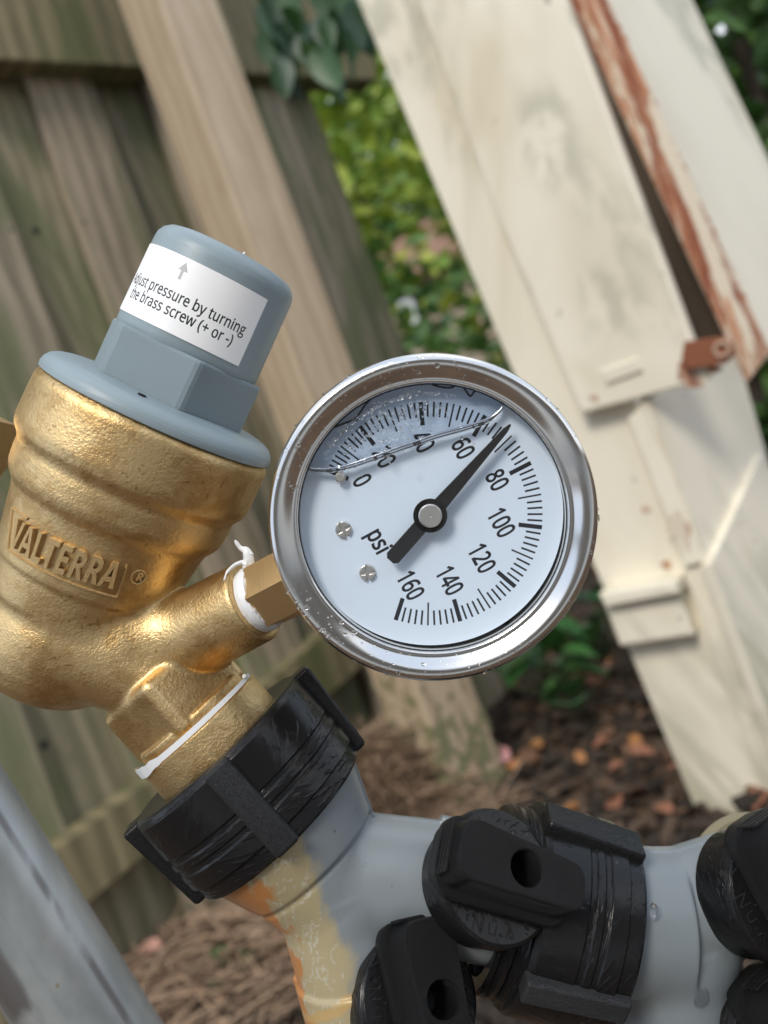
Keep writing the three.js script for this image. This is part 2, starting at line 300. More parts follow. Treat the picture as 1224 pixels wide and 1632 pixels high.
{ // pale square post in front of the fence
  const g = new THREE.Group(); g.name = numbered('fence_post'); scene.add(g); tag(g, 'pale new square timber post with green algae at its foot', 'post');
  const c = at(505, 640, POSTD + 0.055); g.position.set(c.x, 0, c.z); g.rotation.y = -(Math.PI / 2 - 40 * Math.PI / 180) + Math.PI / 2;
  const w = 0.086, b = new RoundedBoxGeometry(w, 2.3, w, 3, 0.005), uv = b.attributes.uv, p = b.attributes.position, n = b.attributes.normal, col = [];
  for (let i = 0; i < uv.count; i++) uv.setXY(i, (Math.abs(n.getX(i)) > 0.5 ? p.getZ(i) + 0.11 : p.getX(i)) + 0.02, p.getY(i));
  b.translate(0, 1.15, 0); g.userData.w = w;
  part(g, 'shaft', b, M.post);
  // algae growth crusted on the foot: an irregular thin crust of its own matter
  const a = new THREE.BoxGeometry(w + 0.002, 0.2, w + 0.002, 50, 120, 50); a.translate(0, 0.1, 0);
  const crust = nonFlat(a);
  part(g, 'algae', crust, std({ color: lin(0.2, 0.195, 0.1), roughness: 0.95 }));
  function nonFlat(geo) {
    const q = geo.toNonIndexed(), pp = q.attributes.position, keep = [];
    for (let i = 0; i < pp.count; i += 3) { const y = pp.getY(i), v = fbm(pp.getX(i) * 110 + pp.getZ(i) * 120, y * 80, 3, 5); if (v > 0.36 + y * 1.9) for (let k = 0; k < 3; k++) keep.push(pp.getX(i + k), pp.getY(i + k), pp.getZ(i + k)); }
    const o = new THREE.BufferGeometry(); o.setAttribute('position', new THREE.Float32BufferAttribute(keep, 3)); o.computeVertexNormals(); return o;
  }
}
// ------------------------------------------------------------------ cream cabinet on the right
{
  const A = vplane(900, 800, 0.80, -33), B = vplane(1030, 650, 0.72, 38);
  const cab = new THREE.Group(); cab.name = numbered('utility_cabinet'); scene.add(cab);
  tag(cab, 'weathered cream painted cabinet with rusty door edge beside the fence gap', 'cabinet');
  const o0 = V3(A.o.x, 0, A.o.z); cab.position.copy(o0);
  const put = (name, g, m, parent) => { g.translate(-o0.x, 0, -o0.z); return part(parent || cab, name, g, m); };
  put('post_face', slab(A, [[553, -40], [800, -40], [1012, 648], [1112, 897], [1420, 1560], [1225, 1570]], 0, 0.03), M.paint);
  put('front_panel', slab(A, [[650, -40], [888, -40], [1103, 540], [1134, 604], [926, 660], [790, 338]], 0.02, 0.012, 0.003), M.paint);
  put('panel_lip', slab(A, [[957, 592], [1016, 570], [1024, 590], [966, 612]], 0.023, 0.004, 0.001), M.paint);
  put('corner_trim', slab(A, [[1000, 666], [1031, 644], [1128, 894], [1091, 905]], 0.012, 0.012, 0.002), M.paint);
  put('corner_trim', slab(A, [[1086, 908], [1126, 898], [1330, 1390], [1280, 1420]], 0.006, 0.012, 0.002), M.paint);
  put('ledge', slab(A, [[954, 947], [1078, 928], [1084, 946], [964, 968]], 0.034, 0.034, 0.002), M.paint);
  put('block', slab(A, [[964, 970], [1084, 948], [1106, 1013], [988, 1031]], 0.022, 0.022, 0.003), M.paint);
  put('side_panel', slab(B, [[1030, 640], [1176, 560], [1228, 745], [1420, 1240], [1420, 1560], [1130, 896]], -0.004, 0.01, 0.002), M.paint);
  put('lower_panel', slab(B, [[1214, 722], [1360, 1030], [1420, 1500], [1300, 1340], [1132, 900]], 0.002, 0.008, 0.0012), M.paint);
  const door = put('door', slab(B, [[956, -30], [1090, -30], [1262, 330], [1330, 560], [1222, 566]], 0.02, 0.01, 0.002), M.paint);
  put('door_edge', slab(A, [[893, -30], [956, -30], [1228, 560], [1190, 610]], -0.006, 0.004, 0.001), M.rust, door);
  const inner = vplane(1000, 300, 0.9, 0);
  put('inner_panel', slab(inner, [[780, -60], [1080, -60], [1220, 640], [980, 640]], 0, 0.01, 0), M.innerSteel);
  // rusted hasp with an eye
  const h = new THREE.Shape(), q = (x, y) => hit(A, x, y, 0.03), a = [[1092, 546], [1150, 538], [1166, 548], [1168, 566], [1154, 578], [1098, 586], [1088, 570]].map(p => q(...p));
  h.setFromPoints(a); const e = q(1151, 557), hole = new THREE.Path(); hole.absarc(e.x, e.y, 0.0032, 0, 6.3); h.holes.push(hole);
  const hg = new THREE.ExtrudeGeometry(h, { depth: 0.005, bevelEnabled: true, bevelSize: 0.001, bevelThickness: 0.001, bevelSegments: 2 }); hg.translate(0, 0, 0.024);
  const hasp = put('hasp', basis(hg, A.u, up, A.n, A.o), M.rustSolid);
  const ring = new THREE.TorusGeometry(0.0055, 0.0017, 8, 24); ring.translate(e.x, e.y, 0.031); put('eye_ring', basis(ring, A.u, up, A.n, A.o), M.rust, hasp);
  // flaking rust patches: thin irregular scabs
  const scab = (pl, px, py, off, r, sx, sy, sd) => { const s = new THREE.Shape(), c = hit(pl, px, py, off), pts = []; for (let i = 0; i < 28; i++) { const t = i / 28 * 6.283, k = r * (0.55 + 0.9 * noise(Math.cos(t) * 2 + sd, Math.sin(t) * 2 + sd)); pts.push(new THREE.Vector2(c.x + Math.cos(t) * k * sx, c.y + Math.sin(t) * k * sy)); } s.setFromPoints(pts); const g = new THREE.ExtrudeGeometry(s, { depth: 0.0004, bevelEnabled: false }); g.translate(0, 0, off); put('rust_patch', basis(g, pl.u, up, pl.n, pl.o), M.rust); };
  scab(A, 1083, 840, 0.0122, 0.012, 0.7, 1.5, 2); scab(A, 1112, 590, 0.0202, 0.014, 1.3, 0.8, 6); scab(A, 946, 634, 0.0202, 0.004, 1, 1, 9); scab(A, 1030, 812, 0.0003, 0.004, 1, 1, 4); scab(A, 1062, 900, 0.0003, 0.004, 1.2, 1, 5);
}
// ------------------------------------------------------------------ greenery
const leafMat = (r, g, b) => phys({ color: lin(r, g, b), roughness: 0.5, side: THREE.DoubleSide, transmission: 0.35, thickness: 0 });
const white = phys({ color: 0xffffff, roughness: 0.55, side: THREE.DoubleSide, transmission: 0.35, thickness: 0 });
function bush(name, label, cat, c, rad, n, size, cols, stems = 5) {
  const g = new THREE.Group(); g.name = numbered(name); scene.add(g); tag(g, label, cat); g.position.set(c.x, 0, c.z);
  const im = new THREE.InstancedMesh(leafGeo(size, size * 0.55, 0.2), white, n), o = new THREE.Object3D(), cl = [];
  for (let i = 0; i < 46; i++) { const v = V3(rr(-1, 1), rr(-1, 1), rr(-1, 1)); if (v.length() > 1) v.normalize(); cl.push(v.multiply(rad)); }
  for (let i = 0; i < n; i++) {
    const k = cl[i % cl.length], q = V3(rr(-1, 1), rr(-1, 1), rr(-1, 1)).multiplyScalar(0.34).multiply(rad);
    o.position.set(k.x + q.x, c.y + k.y + q.y, k.z + q.z); o.rotation.set(rr(-1.2, 1.2), rr(0, 6.28), rr(-0.9, 0.9)); o.scale.setScalar(rr(0.55, 1.25)); o.updateMatrix();
    im.setMatrixAt(i, o.matrix); im.setColorAt(i, lin(...mix(cols[0], cols[1], clamp(rnd() * 0.8 + 0.25 * hash(i % cl.length, 3, 1)))));
  }
  im.name = 'foliage'; im.userData.kind = 'stuff'; g.add(im);
  const st = []; for (let i = 0; i < stems; i++) { const e = cl[i]; st.push(tube([V3(rr(-0.1, 0.1), 0, rr(-0.1, 0.1)), V3(e.x * 0.4, c.y * 0.5, e.z * 0.4), V3(e.x, c.y + e.y, e.z)], 0.012, 12, 5)); }
  part(g, 'stem', merge(st), std({ color: lin(0.06, 0.045, 0.03), roughness: 0.9 })); return g;
}
bush('shrub', 'sunlit yellow green shrub seen high in the gap beside the cabinet', 'shrub', V3(0.62, 1.8, -3.4), V3(0.8, 0.85, 0.6), 3600, 0.085, [[0.13, 0.28, 0.03], [0.46, 0.52, 0.06]]);
bush('shrub', 'darker leafy shrub low in the gap between fence and cabinet', 'shrub', V3(0.5, 0.62, -2.9), V3(0.65, 0.55, 0.5), 2600, 0.07, [[0.035, 0.11, 0.02], [0.14, 0.28, 0.05]]);
bush('tree', 'tall green tree crown filling the background beyond the gap', 'tree', V3(1.2, 3.6, -9), V3(3.4, 3.4, 1.6), 10000, 0.2, [[0.05, 0.14, 0.025], [0.2, 0.34, 0.06]], 9);
bush('hedge', 'tall bright green hedge far beyond the gap behind the house', 'hedge', V3(1.6, 2.6, -11.5), V3(4.5, 3.4, 0.9), 14000, 0.3, [[0.07, 0.19, 0.03], [0.3, 0.42, 0.06]], 7);
bush('shrub', 'round leaved shrub growing behind the right side of the cabinet', 'shrub', at(1240, 230, 1.5), V3(0.36, 0.85, 0.3), 4200, 0.068, [[0.035, 0.11, 0.02], [0.14, 0.28, 0.05]]);
bush('tree', 'large leafy tree filling the view behind the round leaved shrub', 'tree', V3(3.4, 2.2, -4.2), V3(1.5, 2.4, 0.8), 9000, 0.14, [[0.05, 0.14, 0.025], [0.2, 0.34, 0.06]], 7);
{ // leaves hanging over the top of the fence
  const g = new THREE.Group(); g.name = numbered('vine'); scene.add(g); tag(g, 'dark green vine leaves hanging over the fence top beside the pale post', 'vine');
  const o = at(500, 20, 1.15); g.position.copy(o);
  const lg = leafGeo(0.055, 0.036, 0.25), ms = [leafMat(0.022, 0.075, 0.028), leafMat(0.035, 0.105, 0.03), leafMat(0.05, 0.13, 0.035)];
  for (let i = 0; i < 46; i++) { const t = rnd(), px = 405 + 180 * rnd(), lim = 30 + 95 * Math.exp(-Math.pow((px - 465) / 45, 2)) + 45 * Math.exp(-Math.pow((px - 520) / 30, 2)); const m = part(g, 'leaf', lg, ms[i % 3]); m.position.copy(at(px, -50 + (lim + 50) * rnd(), rr(1.02, 1.16)).sub(o)); m.rotation.set(rr(-1.5, -0.6), rr(-0.9, 0.9), rr(-0.7, 0.7)); m.rotation.order = 'YXZ'; m.scale.setScalar(rr(0.7, 1.2)); }
  const sm2 = std({ color: lin(0.05, 0.06, 0.02), roughness: 0.8 }); for (const l of [[[400, -40], [460, 20], [470, 90]], [[560, -40], [520, 30], [500, 60]]]) part(g, 'stem', tube(l.map(q => at(q[0], q[1], 1.09).sub(o)), 0.002, 12, 5), sm2);
}
function groundPlant(label, px, py, depth, n, size, col, spread) {
  const g = new THREE.Group(); g.name = numbered('ground_plant'); scene.add(g); tag(g, label, 'plant');
  const c = at(px, py, depth); g.position.set(c.x, 0, c.z); const lg = leafGeo(size, size * 0.85, 0.12, 0.75), st = [];
  for (let i = 0; i < n; i++) { const a = i / n * 6.28 + rr(-0.4, 0.4), r = spread * Math.sqrt(rnd()), h = rr(0.04, 0.04 + c.y * 1.3); const m = part(g, 'leaf', lg, leafMat(col[0] * rr(0.7, 1.3), col[1] * rr(0.75, 1.25), col[2])); m.position.set(Math.cos(a) * r, h, Math.sin(a) * r); m.rotation.set(rr(0.3, 1.0), a * 1.7, rr(-0.3, 0.3)); m.rotation.order = 'YXZ'; m.scale.setScalar(rr(0.7, 1.15)); st.push(tube([V3(0, 0, 0), V3(Math.cos(a) * r * 0.6, h * 0.8, Math.sin(a) * r * 0.6), m.position.clone()], 0.0012, 8, 4)); }
  part(g, 'stem', merge(st), std({ color: lin(0.05, 0.08, 0.03), roughness: 0.8 }));
}
groundPlant('low green broad leaved plant below the gauge beside the cabinet foot', 905, 1085, 1.2, 22, 0.066, [0.05, 0.17, 0.035], 0.09);
groundPlant('green leafy plant under the gauge right rim', 935, 985, 1.4, 26, 0.06, [0.04, 0.13, 0.04], 0.11);
groundPlant('small light green weed in the pine straw under the splitter', 408, 1618, 0.78, 4, 0.034, [0.08, 0.19, 0.05], 0.02);
groundPlant('thin yellowish weed beside the foot of the pale post', 800, 1105, 1.5, 8, 0.035, [0.1, 0.14, 0.03], 0.05);
function fallen(label, px, py, depth, size, col, rx, ry) {
  const p = at(px, py, depth); const m = part(scene, numbered('fallen_leaf'), leafGeo(size, size * 0.6, 0.3), std({ color: lin(...col), roughness: 0.7, side: THREE.DoubleSide })); m.position.set(p.x, Math.max(0.03, p.y), p.z); m.rotation.set(rx, ry, 0.2); tag(m, label, 'leaf');
}
fallen('pink fallen leaf on the mulch between post and cabinet', 822, 1235, 1.05, 0.03, [0.5, 0.24, 0.24], 0.8, 0.5);
fallen('single bright orange fallen leaf just right of the pink leaf', 875, 1215, 1.08, 0.02, [0.42, 0.2, 0.05], 0.6, 2.1);
fallen('rust orange fallen leaf on mulch under the broad leaved plant', 845, 1255, 1.02, 0.022, [0.33, 0.14, 0.05], 0.5, 1.2);
fallen('orange fallen leaf beside the cabinet foot', 1040, 1240, 0.98, 0.026, [0.33, 0.14, 0.04], 0.6, 2.6);
fallen('rusty fallen leaf just above the second black coupling nut', 960, 1290, 0.95, 0.022, [0.36, 0.16, 0.06], 0.7, 0.2);
fallen('pale pink curled leaf in the pine straw at the bottom edge', 300, 1600, 0.86, 0.055, [0.55, 0.3, 0.24], 0.5, 1.4);
{ const a = at(1092, 1265, 0.86), b = at(1030, 1385, 0.7); const m = part(scene, numbered('stick'), tube([a, a.clone().lerp(b, 0.5).add(V3(0.003, 0.004, 0)), b].map(p => p.sub(b)), 0.0048, 20, 8), std({ color: lin(0.3, 0.24, 0.15), roughness: 0.85, map: postTex })); m.position.copy(b); tag(m, 'pale dry stick leaning on the mulch beside the cabinet foot', 'stick'); }
{ // a small house far beyond the gap
  const g = new THREE.Group(); g.name = numbered('neighbour_house'); scene.add(g); tag(g, 'distant house with terracotta roof glimpsed through the gap', 'house');
  const c = at(665, 440, 7); g.position.set(c.x, 0, c.z);
  const wall = new RoundedBoxGeometry(2.4, c.y + 0.1, 2, 1, 0.01); wall.translate(0.2, (c.y + 0.1) / 2, -1); part(g, 'wall', wall, std({ color: lin(0.42, 0.33, 0.26), roughness: 0.9 }));
  const r = new THREE.Shape([new THREE.Vector2(-1.1, -0.1), new THREE.Vector2(0.2, 0.28), new THREE.Vector2(1.5, -0.1)]), rg = new THREE.ExtrudeGeometry(r, { depth: 2.4, bevelEnabled: false }); rg.translate(0, c.y + 0.08, -2.2); part(g, 'roof', rg, std({ color: lin(0.42, 0.25, 0.19), roughness: 0.85 }));
  const dr = new RoundedBoxGeometry(0.2, 0.45, 0.05, 1, 0.005), dp = at(641, 480, 6.97).sub(g.position); dr.translate(dp.x, dp.y, 0.02); const w = part(g, 'window', dr, std({ color: lin(0.75, 0.78, 0.8), roughness: 0.4 }));
}
{ // brown house wall across the yard, behind the viewpoint: what the shiny rim and black plastic mirror
  const g = new THREE.Group(); g.name = numbered('clapboard_wall'); scene.add(g); tag(g, 'low grey brown clapboard wall mirrored in the steel gauge rim', 'wall'); g.position.set(0.6, 0, 2.4);
  const m = std({ color: lin(0.26, 0.23, 0.2), roughness: 0.8 }), cg = new RoundedBoxGeometry(7, 0.17, 0.03, 1, 0.004);
  for (let i = 0; i < 8; i++) { const b = part(g, 'clapboard', cg, m); b.position.set(0, 0.1 + i * 0.155, 0); b.rotation.x = -0.09; }
  const e = new RoundedBoxGeometry(7.4, 0.12, 0.5, 1, 0.01); e.translate(0, 1.38, -0.05); part(g, 'eave', e, std({ color: lin(0.5, 0.48, 0.43), roughness: 0.7 }));
}
// ------------------------------------------------------------------ grey pipe, lower left
{
  const f = frame(90, 1480, -95), g = f.thing('grey_pipe', 'grey galvanized pipe with a seam standing at lower left', 'pipe');
  const dir = V3(240, -382, 0).normalize(), A = f.P(-116, 1220, 0), r = 88, s = new THREE.Shape(), pts = [];
  for (let i = 0; i <= 120; i++) { const t = i / 120 * 2 * Math.PI, seam = Math.exp(-Math.pow((t - 3.62) / 0.03, 2)); pts.push(new THREE.Vector2(Math.cos(t) * (r - 5 * seam), Math.sin(t) * (r - 5 * seam))); }
  s.setFromPoints(pts); const e = new THREE.ExtrudeGeometry(s, { depth: 900, bevelEnabled: false, curveSegments: 1 });
  const across = V3(382, 240, 0).normalize(), z = dir.clone(), y = V3().crossVectors(z, across);
  const eg = toCreasedNormals(basis(e, across, y, z, A), 0.5);
  const uv = eg.attributes.uv, p = eg.attributes.position; for (let i = 0; i < uv.count; i++) { const q = V3(p.getX(i), p.getY(i), p.getZ(i)).sub(A); uv.setXY(i, Math.atan2(q.dot(y), q.dot(across)) / 6.283, q.dot(z) / 900); }
  const t = colorTex(256, 512, (u, v) => { const n = tile(u, 0.3, 26, 2, 3), m = tile(u, v, 10, 6); let c = mix([0.46, 0.48, 0.475], [0.3, 0.325, 0.325], sm(0.2, 0.8, m * 0.8 + tile(u, v, 40, 31, 2) * 0.2)); c = mix(c, [0.13, 0.115, 0.11], 0.8 * sm(0.58, 0.7, n) * sm(0.35, 0.6, m)); return mix(c, [0.28, 0.2, 0.08], sm(0.8, 0.86, tile(u, v, 70, 9))); });
  f.add(g, 'tube', eg, std({ map: t, roughness: 0.38, metalness: 0.55 }));
}

// ------------------------------------------------------------------ pressure regulator
const font = await new FontLoader().loadAsync('fonts/droid/droid_sans_bold.typeface.json');
{
  const f = frame(252, 664, -15), reg = f.thing('pressure_regulator', 'cast brass water pressure regulator with grey plastic cap', 'pressure regulator');
  const dn = V3(-0.436, -0.895, -0.087).normalize(), pr = V3(0.899, -0.438, 0), fr = V3().crossVectors(pr, dn).normalize(); if (fr.z < 0) fr.negate();
  { const a = 0.31, p0 = pr.clone(), f0 = fr.clone(); fr.copy(f0).multiplyScalar(Math.cos(a)).addScaledVector(p0, Math.sin(a)); pr.copy(p0).multiplyScalar(Math.cos(a)).addScaledVector(f0, -Math.sin(a)); }   // fr: the side of the barrel that faces the lens
  const tab = [[-50, 191], [0, 191], [4, 195], [12, 199], [78, 200], [92, 197], [102, 189], [110, 184.5], [122, 185], [148, 183], [160, 178], [172, 168], [186, 164], [276, 150], [283, 145], [320, 139], [334, 136], [344, 129], [354, 125], [375, 128], [410, 130], [435, 126], [460, 115], [480, 95], [494, 66], [501, 38], [505, 0]];
  const N = 560, R = new Float32Array(N + 60); { let raw = []; for (let t = -50; t < N + 10; t++) { let v = 0; for (let k = 0; k + 1 < tab.length; k++) if (t >= tab[k][0] && t <= tab[k + 1][0]) { const w = (t - tab[k][0]) / (tab[k + 1][0] - tab[k][0]); v = tab[k][1] + (tab[k + 1][1] - tab[k][1]) * w; } raw.push(v); } for (let i = 0; i < raw.length; i++) { let s = 0, n = 0; for (let k = -4; k <= 4; k++) if (raw[i + k] !== undefined) { s += raw[i + k]; n++; } R[i] = s / n; } }
  const prof = t => { const q = clamp(t + 50, 0, N + 8), i = Math.floor(q); return (R[i] + (R[i + 1] - R[i]) * (q - i)) * 0.965; };
  const W = (x, y, z) => { const p = f.P(x, y, z); return p; };
  const outDir = V3(0.66, -0.75, -0.03).normalize(), tapeC = W(314, 1150, 0), brE = W(407, 957, 50), brDir = V3(0.83, 0.44, 0.34).normalize(), brRoot = brE.clone().addScaledVector(brDir, -235);
  const branch = rod(brRoot, brE, 72, 65), neck = capsule(W(110, 1010, 0), W(236, 1072, 0), 98, 74), web = capsule(W(215, 1010, 10), W(300, 1010, 10), 62, 50);
  // square boss
  const bz = V3(0, 0, 1).addScaledVector(outDir, -outDir.z).normalize(), bx0 = V3().crossVectors(outDir, bz).normalize(), an = 0.9 + Math.PI / 2;
  const ex = bx0.clone().multiplyScalar(Math.cos(an)).addScaledVector(bz, Math.sin(an)), ey = bz.clone().multiplyScalar(Math.cos(an)).addScaledVector(bx0, -Math.sin(an));
  const boss = (x, y, z) => { const q = [x - tapeC.x, y - tapeC.y, z - tapeC.z], t = q[0] * outDir.x + q[1] * outDir.y + q[2] * outDir.z, a = Math.abs(q[0] * ex.x + q[1] * ex.y + q[2] * ex.z) - 64, b = Math.abs(q[0] * ey.x + q[1] * ey.y + q[2] * ey.z) - 64, c = Math.abs(t + 52) - 36; const o = Math.hypot(Math.max(a, 0), Math.max(b, 0), Math.max(c, 0)) + Math.min(0, Math.max(a, b, c)); return Math.max(o - 15, t + 4); };
  const collar = rod(tapeC.clone().addScaledVector(outDir, 1), tapeC.clone().addScaledVector(outDir, 58), 112, 112), core = rod(tapeC.clone().addScaledVector(outDir, -20), tapeC.clone().addScaledVector(outDir, 20), 98, 98);
  const sdf = (x, y, z) => {
    const t = x * dn.x + y * dn.y + z * dn.z, r = Math.sqrt(Math.max(0, x * x + y * y + z * z - t * t)), sl = prof(t + 1) - prof(t - 1);
    let d = (r - prof(t)) / Math.sqrt(1 + Math.min(9, sl * sl / 4)); if (t > 503) d = Math.max(d, Math.hypot(r, t - 503) * 0.9); d = Math.max(d, -t);
    d = smin(d, smin(branch(x, y, z), neck(x, y, z), 26), 16); d = smin(d, web(x, y, z), 20);
    d = smin(d, boss(x, y, z), 9);
    return Math.min(d, collar(x, y, z), core(x, y, z));
  };
  const g = nets(sdf, [-360, -650, -215], [195, 100, 215], 2.2);
  roughen(g, (x, y, z) => 0.2 * (noise(x / 6, y / 6, z / 6) - 0.5) + 0.5 * (fbm(x / 40, y / 40, z / 40, 2) - 0.5));
  const bu = boxUV(g, f.s); const body = f.add(reg, 'brass_body', bu, M.brass);
  // raised maker's name bent round the barrel
  const tx = new TextGeometry('VALTERRA', { font, size: 77, depth: 9, curveSegments: 3, bevelEnabled: true, bevelThickness: 2.2, bevelSize: 1.2, bevelSegments: 2 });
  tx.computeBoundingBox(); const bb = tx.boundingBox, tw = bb.max.x - bb.min.x; const bend = (geo, x0, x1, tTop, tBot, y0, y1, sink) => {
    const p = geo.attributes.position; for (let i = 0; i < p.count; i++) {
      const u = (p.getX(i) - bb.min.x) / tw, arc = x0 + (x1 - x0) * u, yy = (p.getY(i) - y0) / (y1 - y0), t = tBot + (tTop - tBot) * yy - u * 8 - (1 - yy) * 9 * Math.abs(u - 0.5), rad = prof(t) + p.getZ(i) - sink, a = arc / 158;
      const q = dn.clone().multiplyScalar(t).addScaledVector(pr, Math.sin(a) * rad).addScaledVector(fr, Math.cos(a) * rad); p.setXYZ(i, q.x, q.y, q.z);
    } geo.computeVertexNormals(); return geo;
  };
  f.add(body, 'raised_lettering', bend(tx, -138, 40, 209, 256, bb.min.y, bb.max.y, 4), M.brass);
  { // raised outline of the maker's badge round the name
    const Q = (arc, t) => { const rad = prof(t) + 0.6, a = arc / 158; return dn.clone().multiplyScalar(t).addScaledVector(pr, Math.sin(a) * rad).addScaledVector(fr, Math.cos(a) * rad); };
    const seg = (a0, t0, a1, t1) => tube(Array.from({ length: 13 }, (_, i) => Q(a0 + (a1 - a0) * i / 12, t0 + (t1 - t0) * i / 12)), 2.2, 24, 6);
    f.add(body, 'badge_outline', merge([seg(-166, 204, -146, 262), seg(-146, 262, 54, 256), seg(54, 256, 44, 200), seg(-166, 204, -120, 202)]), M.brass);
  }
  { // circled mark after the name
    const a = 70 / 158, t = 216, rad = prof(t) + 0.5, c = dn.clone().multiplyScalar(t).addScaledVector(pr, Math.sin(a) * rad).addScaledVector(fr, Math.cos(a) * rad), n = pr.clone().multiplyScalar(Math.sin(a)).addScaledVector(fr, Math.cos(a));
    const tor = new THREE.TorusGeometry(11, 2, 8, 28), R8 = new TextGeometry('R', { font, size: 13, depth: 3, curveSegments: 2 }); R8.translate(-4.5, -5.2, -1); const m = merge([tor, R8]);
    const yv = dn.clone().negate().addScaledVector(n, dn.dot(n)).normalize(); f.add(body, 'raised_mark', basis(m, V3().crossVectors(yv, n), yv, n, c), M.brass);
  }
  // hex inlet stub at the far left
  const hx = new THREE.CylinderGeometry(74, 74, 90, 6); f.add(reg, 'inlet_fitting', along(toCreasedNormals(hx, 0.4), W(-50, 712, -70), V3(-0.9, 0.43, 0)), M.brassCut);
  // grey cap: flange, hexagon, turned dome
  const upd = dn.clone().negate(), lip = [[150, 0.6], [188, 0.6], [190.5, 2], [191, 8], [188, 17], [182, 24], [174, 28.5], [165, 31], [100, 36], [0, 37]];
  const o0 = V3(0, 0, 0), cap = f.add(reg, 'cap', axisLathe(o0, upd, [[0, 34], [108, 34], [110, 36], [111, 104], [115.5, 112], [116.3, 120], [114.5, 250], [113, 260], [108, 269], [99, 276], [86, 279.5], [60, 281.5], [0, 282]], 120, 0.5), M.cap);
  f.add(cap, 'flange', axisLathe(o0, upd, lip, 140, 0.5), M.cap);
  { // hexagon with the corners turned off at the top
    const s = new THREE.Shape(); for (let i = 0; i < 6; i++) { const a = i * Math.PI / 3 - 0.15, x = Math.sin(a) * 135, y = Math.cos(a) * 135; const e = 0.05; for (const q of [-e, 0, e]) { const aa = a + q, rr2 = 133 * Math.cos(Math.PI / 6) / Math.cos(Math.abs(Math.PI / 6 - Math.abs(q))); const k = q === 0 ? 131 : rr2; s[i === 0 && q === -e ? 'moveTo' : 'lineTo'](Math.sin(aa) * k, Math.cos(aa) * k); } }
    const e = new THREE.ExtrudeGeometry(s, { depth: 70, bevelEnabled: true, bevelSize: 4, bevelThickness: 6, bevelSegments: 3, bevelOffset: -4 }); f.add(cap, 'hex_collar', basis(e, V3().crossVectors(fr, upd), fr, upd, upd.clone().multiplyScalar(36)), M.cap);
    const bl = new THREE.CylinderGeometry(6, 6, 6, 16); f.add(cap, 'vent_hole', along(bl, upd.clone().multiplyScalar(31.5).addScaledVector(pr, -35).addScaledVector(fr, 147), upd), M.darkInside);
  }
  { // paper label round the cap
    const w = 1280, h = 440, cv = document.createElement('canvas'); cv.width = w; cv.height = h; const c = cv.getContext('2d'); c.fillStyle = '#fbfbfb'; c.fillRect(0, 0, w, h); const S = 4;
    c.fillStyle = '#1d1f22'; c.font = '92px sans-serif'; c.textBaseline = 'alphabetic';
    const line = (txt, xr, y) => { const m = c.measureText(txt).width; c.save(); c.translate(xr, y); c.scale(0.83, 1); c.fillText(txt, -m, 0); c.lineWidth = 2.6; c.strokeStyle = '#1d1f22'; c.strokeText(txt, -m, 0); c.restore(); };
    const a0 = -115, a1 = 38.5, X = a => (a - a0) / (a1 - a0) * w, Y = t => (236 - t) / 108 * h;
    line('Adjust pressure by turning', X(31), Y(172)); line('the brass screw (+ or -)', X(25), Y(150));
    c.fillStyle = '#b4b1b4'; const ax = X(-28), ay = Y(203); c.beginPath(); c.moveTo(ax, ay - 108); c.lineTo(ax + 34, ay - 54); c.lineTo(ax + 10, ay - 54); c.lineTo(ax + 10, ay); c.lineTo(ax - 10, ay); c.lineTo(ax - 10, ay - 54); c.lineTo(ax - 34, ay - 54); c.fill();
    const t = new THREE.CanvasTexture(cv); t.colorSpace = THREE.SRGBColorSpace;
    const P = [], U = [], I = [], na = 60; for (let i = 0; i <= na; i++) for (let j = 0; j <= 6; j++) { const a = (a0 + (a1 - a0) * i / na) * Math.PI / 180, tt = 128 + 108 * j / 6, rad = 117.6 - 0.0170 * (tt - 112) + 0.35 * noise(i * 0.3, j * 0.5), q = upd.clone().multiplyScalar(tt).addScaledVector(pr, Math.sin(a) * rad).addScaledVector(fr, Math.cos(a) * rad); P.push(q.x, q.y, q.z); U.push(i / na, j / 6); if (i < na && j < 6) { const k = i * 7 + j; I.push(k, k + 7, k + 1, k + 1, k + 7, k + 8); } }
    const lg = new THREE.BufferGeometry(); lg.setAttribute('position', new THREE.Float32BufferAttribute(P, 3)); lg.setAttribute('uv', new THREE.Float32BufferAttribute(U, 2)); lg.setIndex(I); lg.computeVertexNormals();
    f.add(cap, 'label_sticker', lg, std({ map: t, roughness: 0.32, side: THREE.DoubleSide }));
  }
  // thread tape at the outlet: a strip with a torn end
  const strip = (pts, w, nrm) => { const P = [], I = []; pts.forEach((p, i) => { const q = w[i] / 2; P.push(p.x - nrm.x * q, p.y - nrm.y * q, p.z - nrm.z * q, p.x + nrm.x * q, p.y + nrm.y * q, p.z + nrm.z * q); if (i + 1 < pts.length) I.push(2 * i, 2 * i + 1, 2 * i + 2, 2 * i + 1, 2 * i + 3, 2 * i + 2); }); const g = new THREE.BufferGeometry(); g.setAttribute('position', new THREE.Float32BufferAttribute(P, 3)); g.setIndex(I); g.computeVertexNormals(); g.setAttribute('uv', new THREE.Float32BufferAttribute(new Float32Array(P.length / 3 * 2), 2)); return g; };
  const tp = [], tw2 = []; for (let i = 0; i <= 40; i++) { const a = -1.52 + 3.04 * i / 40, rad = 114 + (i > 26 ? 2.5 * noise(i * 0.8, 2) : 0); tp.push(tapeC.clone().addScaledVector(outDir, -2 + (i > 26 ? 3 * (noise(i * 0.7, 5) - 0.5) : 0)).addScaledVector(bx0, Math.sin(a) * rad).addScaledVector(bz, Math.cos(a) * rad)); tw2.push(i < 26 ? 6 + i * 0.14 : 11 + 9 * noise(i * 0.9, 9)); }
  if (bx0.x < 0) { tp.reverse(); tw2.reverse(); tw2.sort(() => 0); }
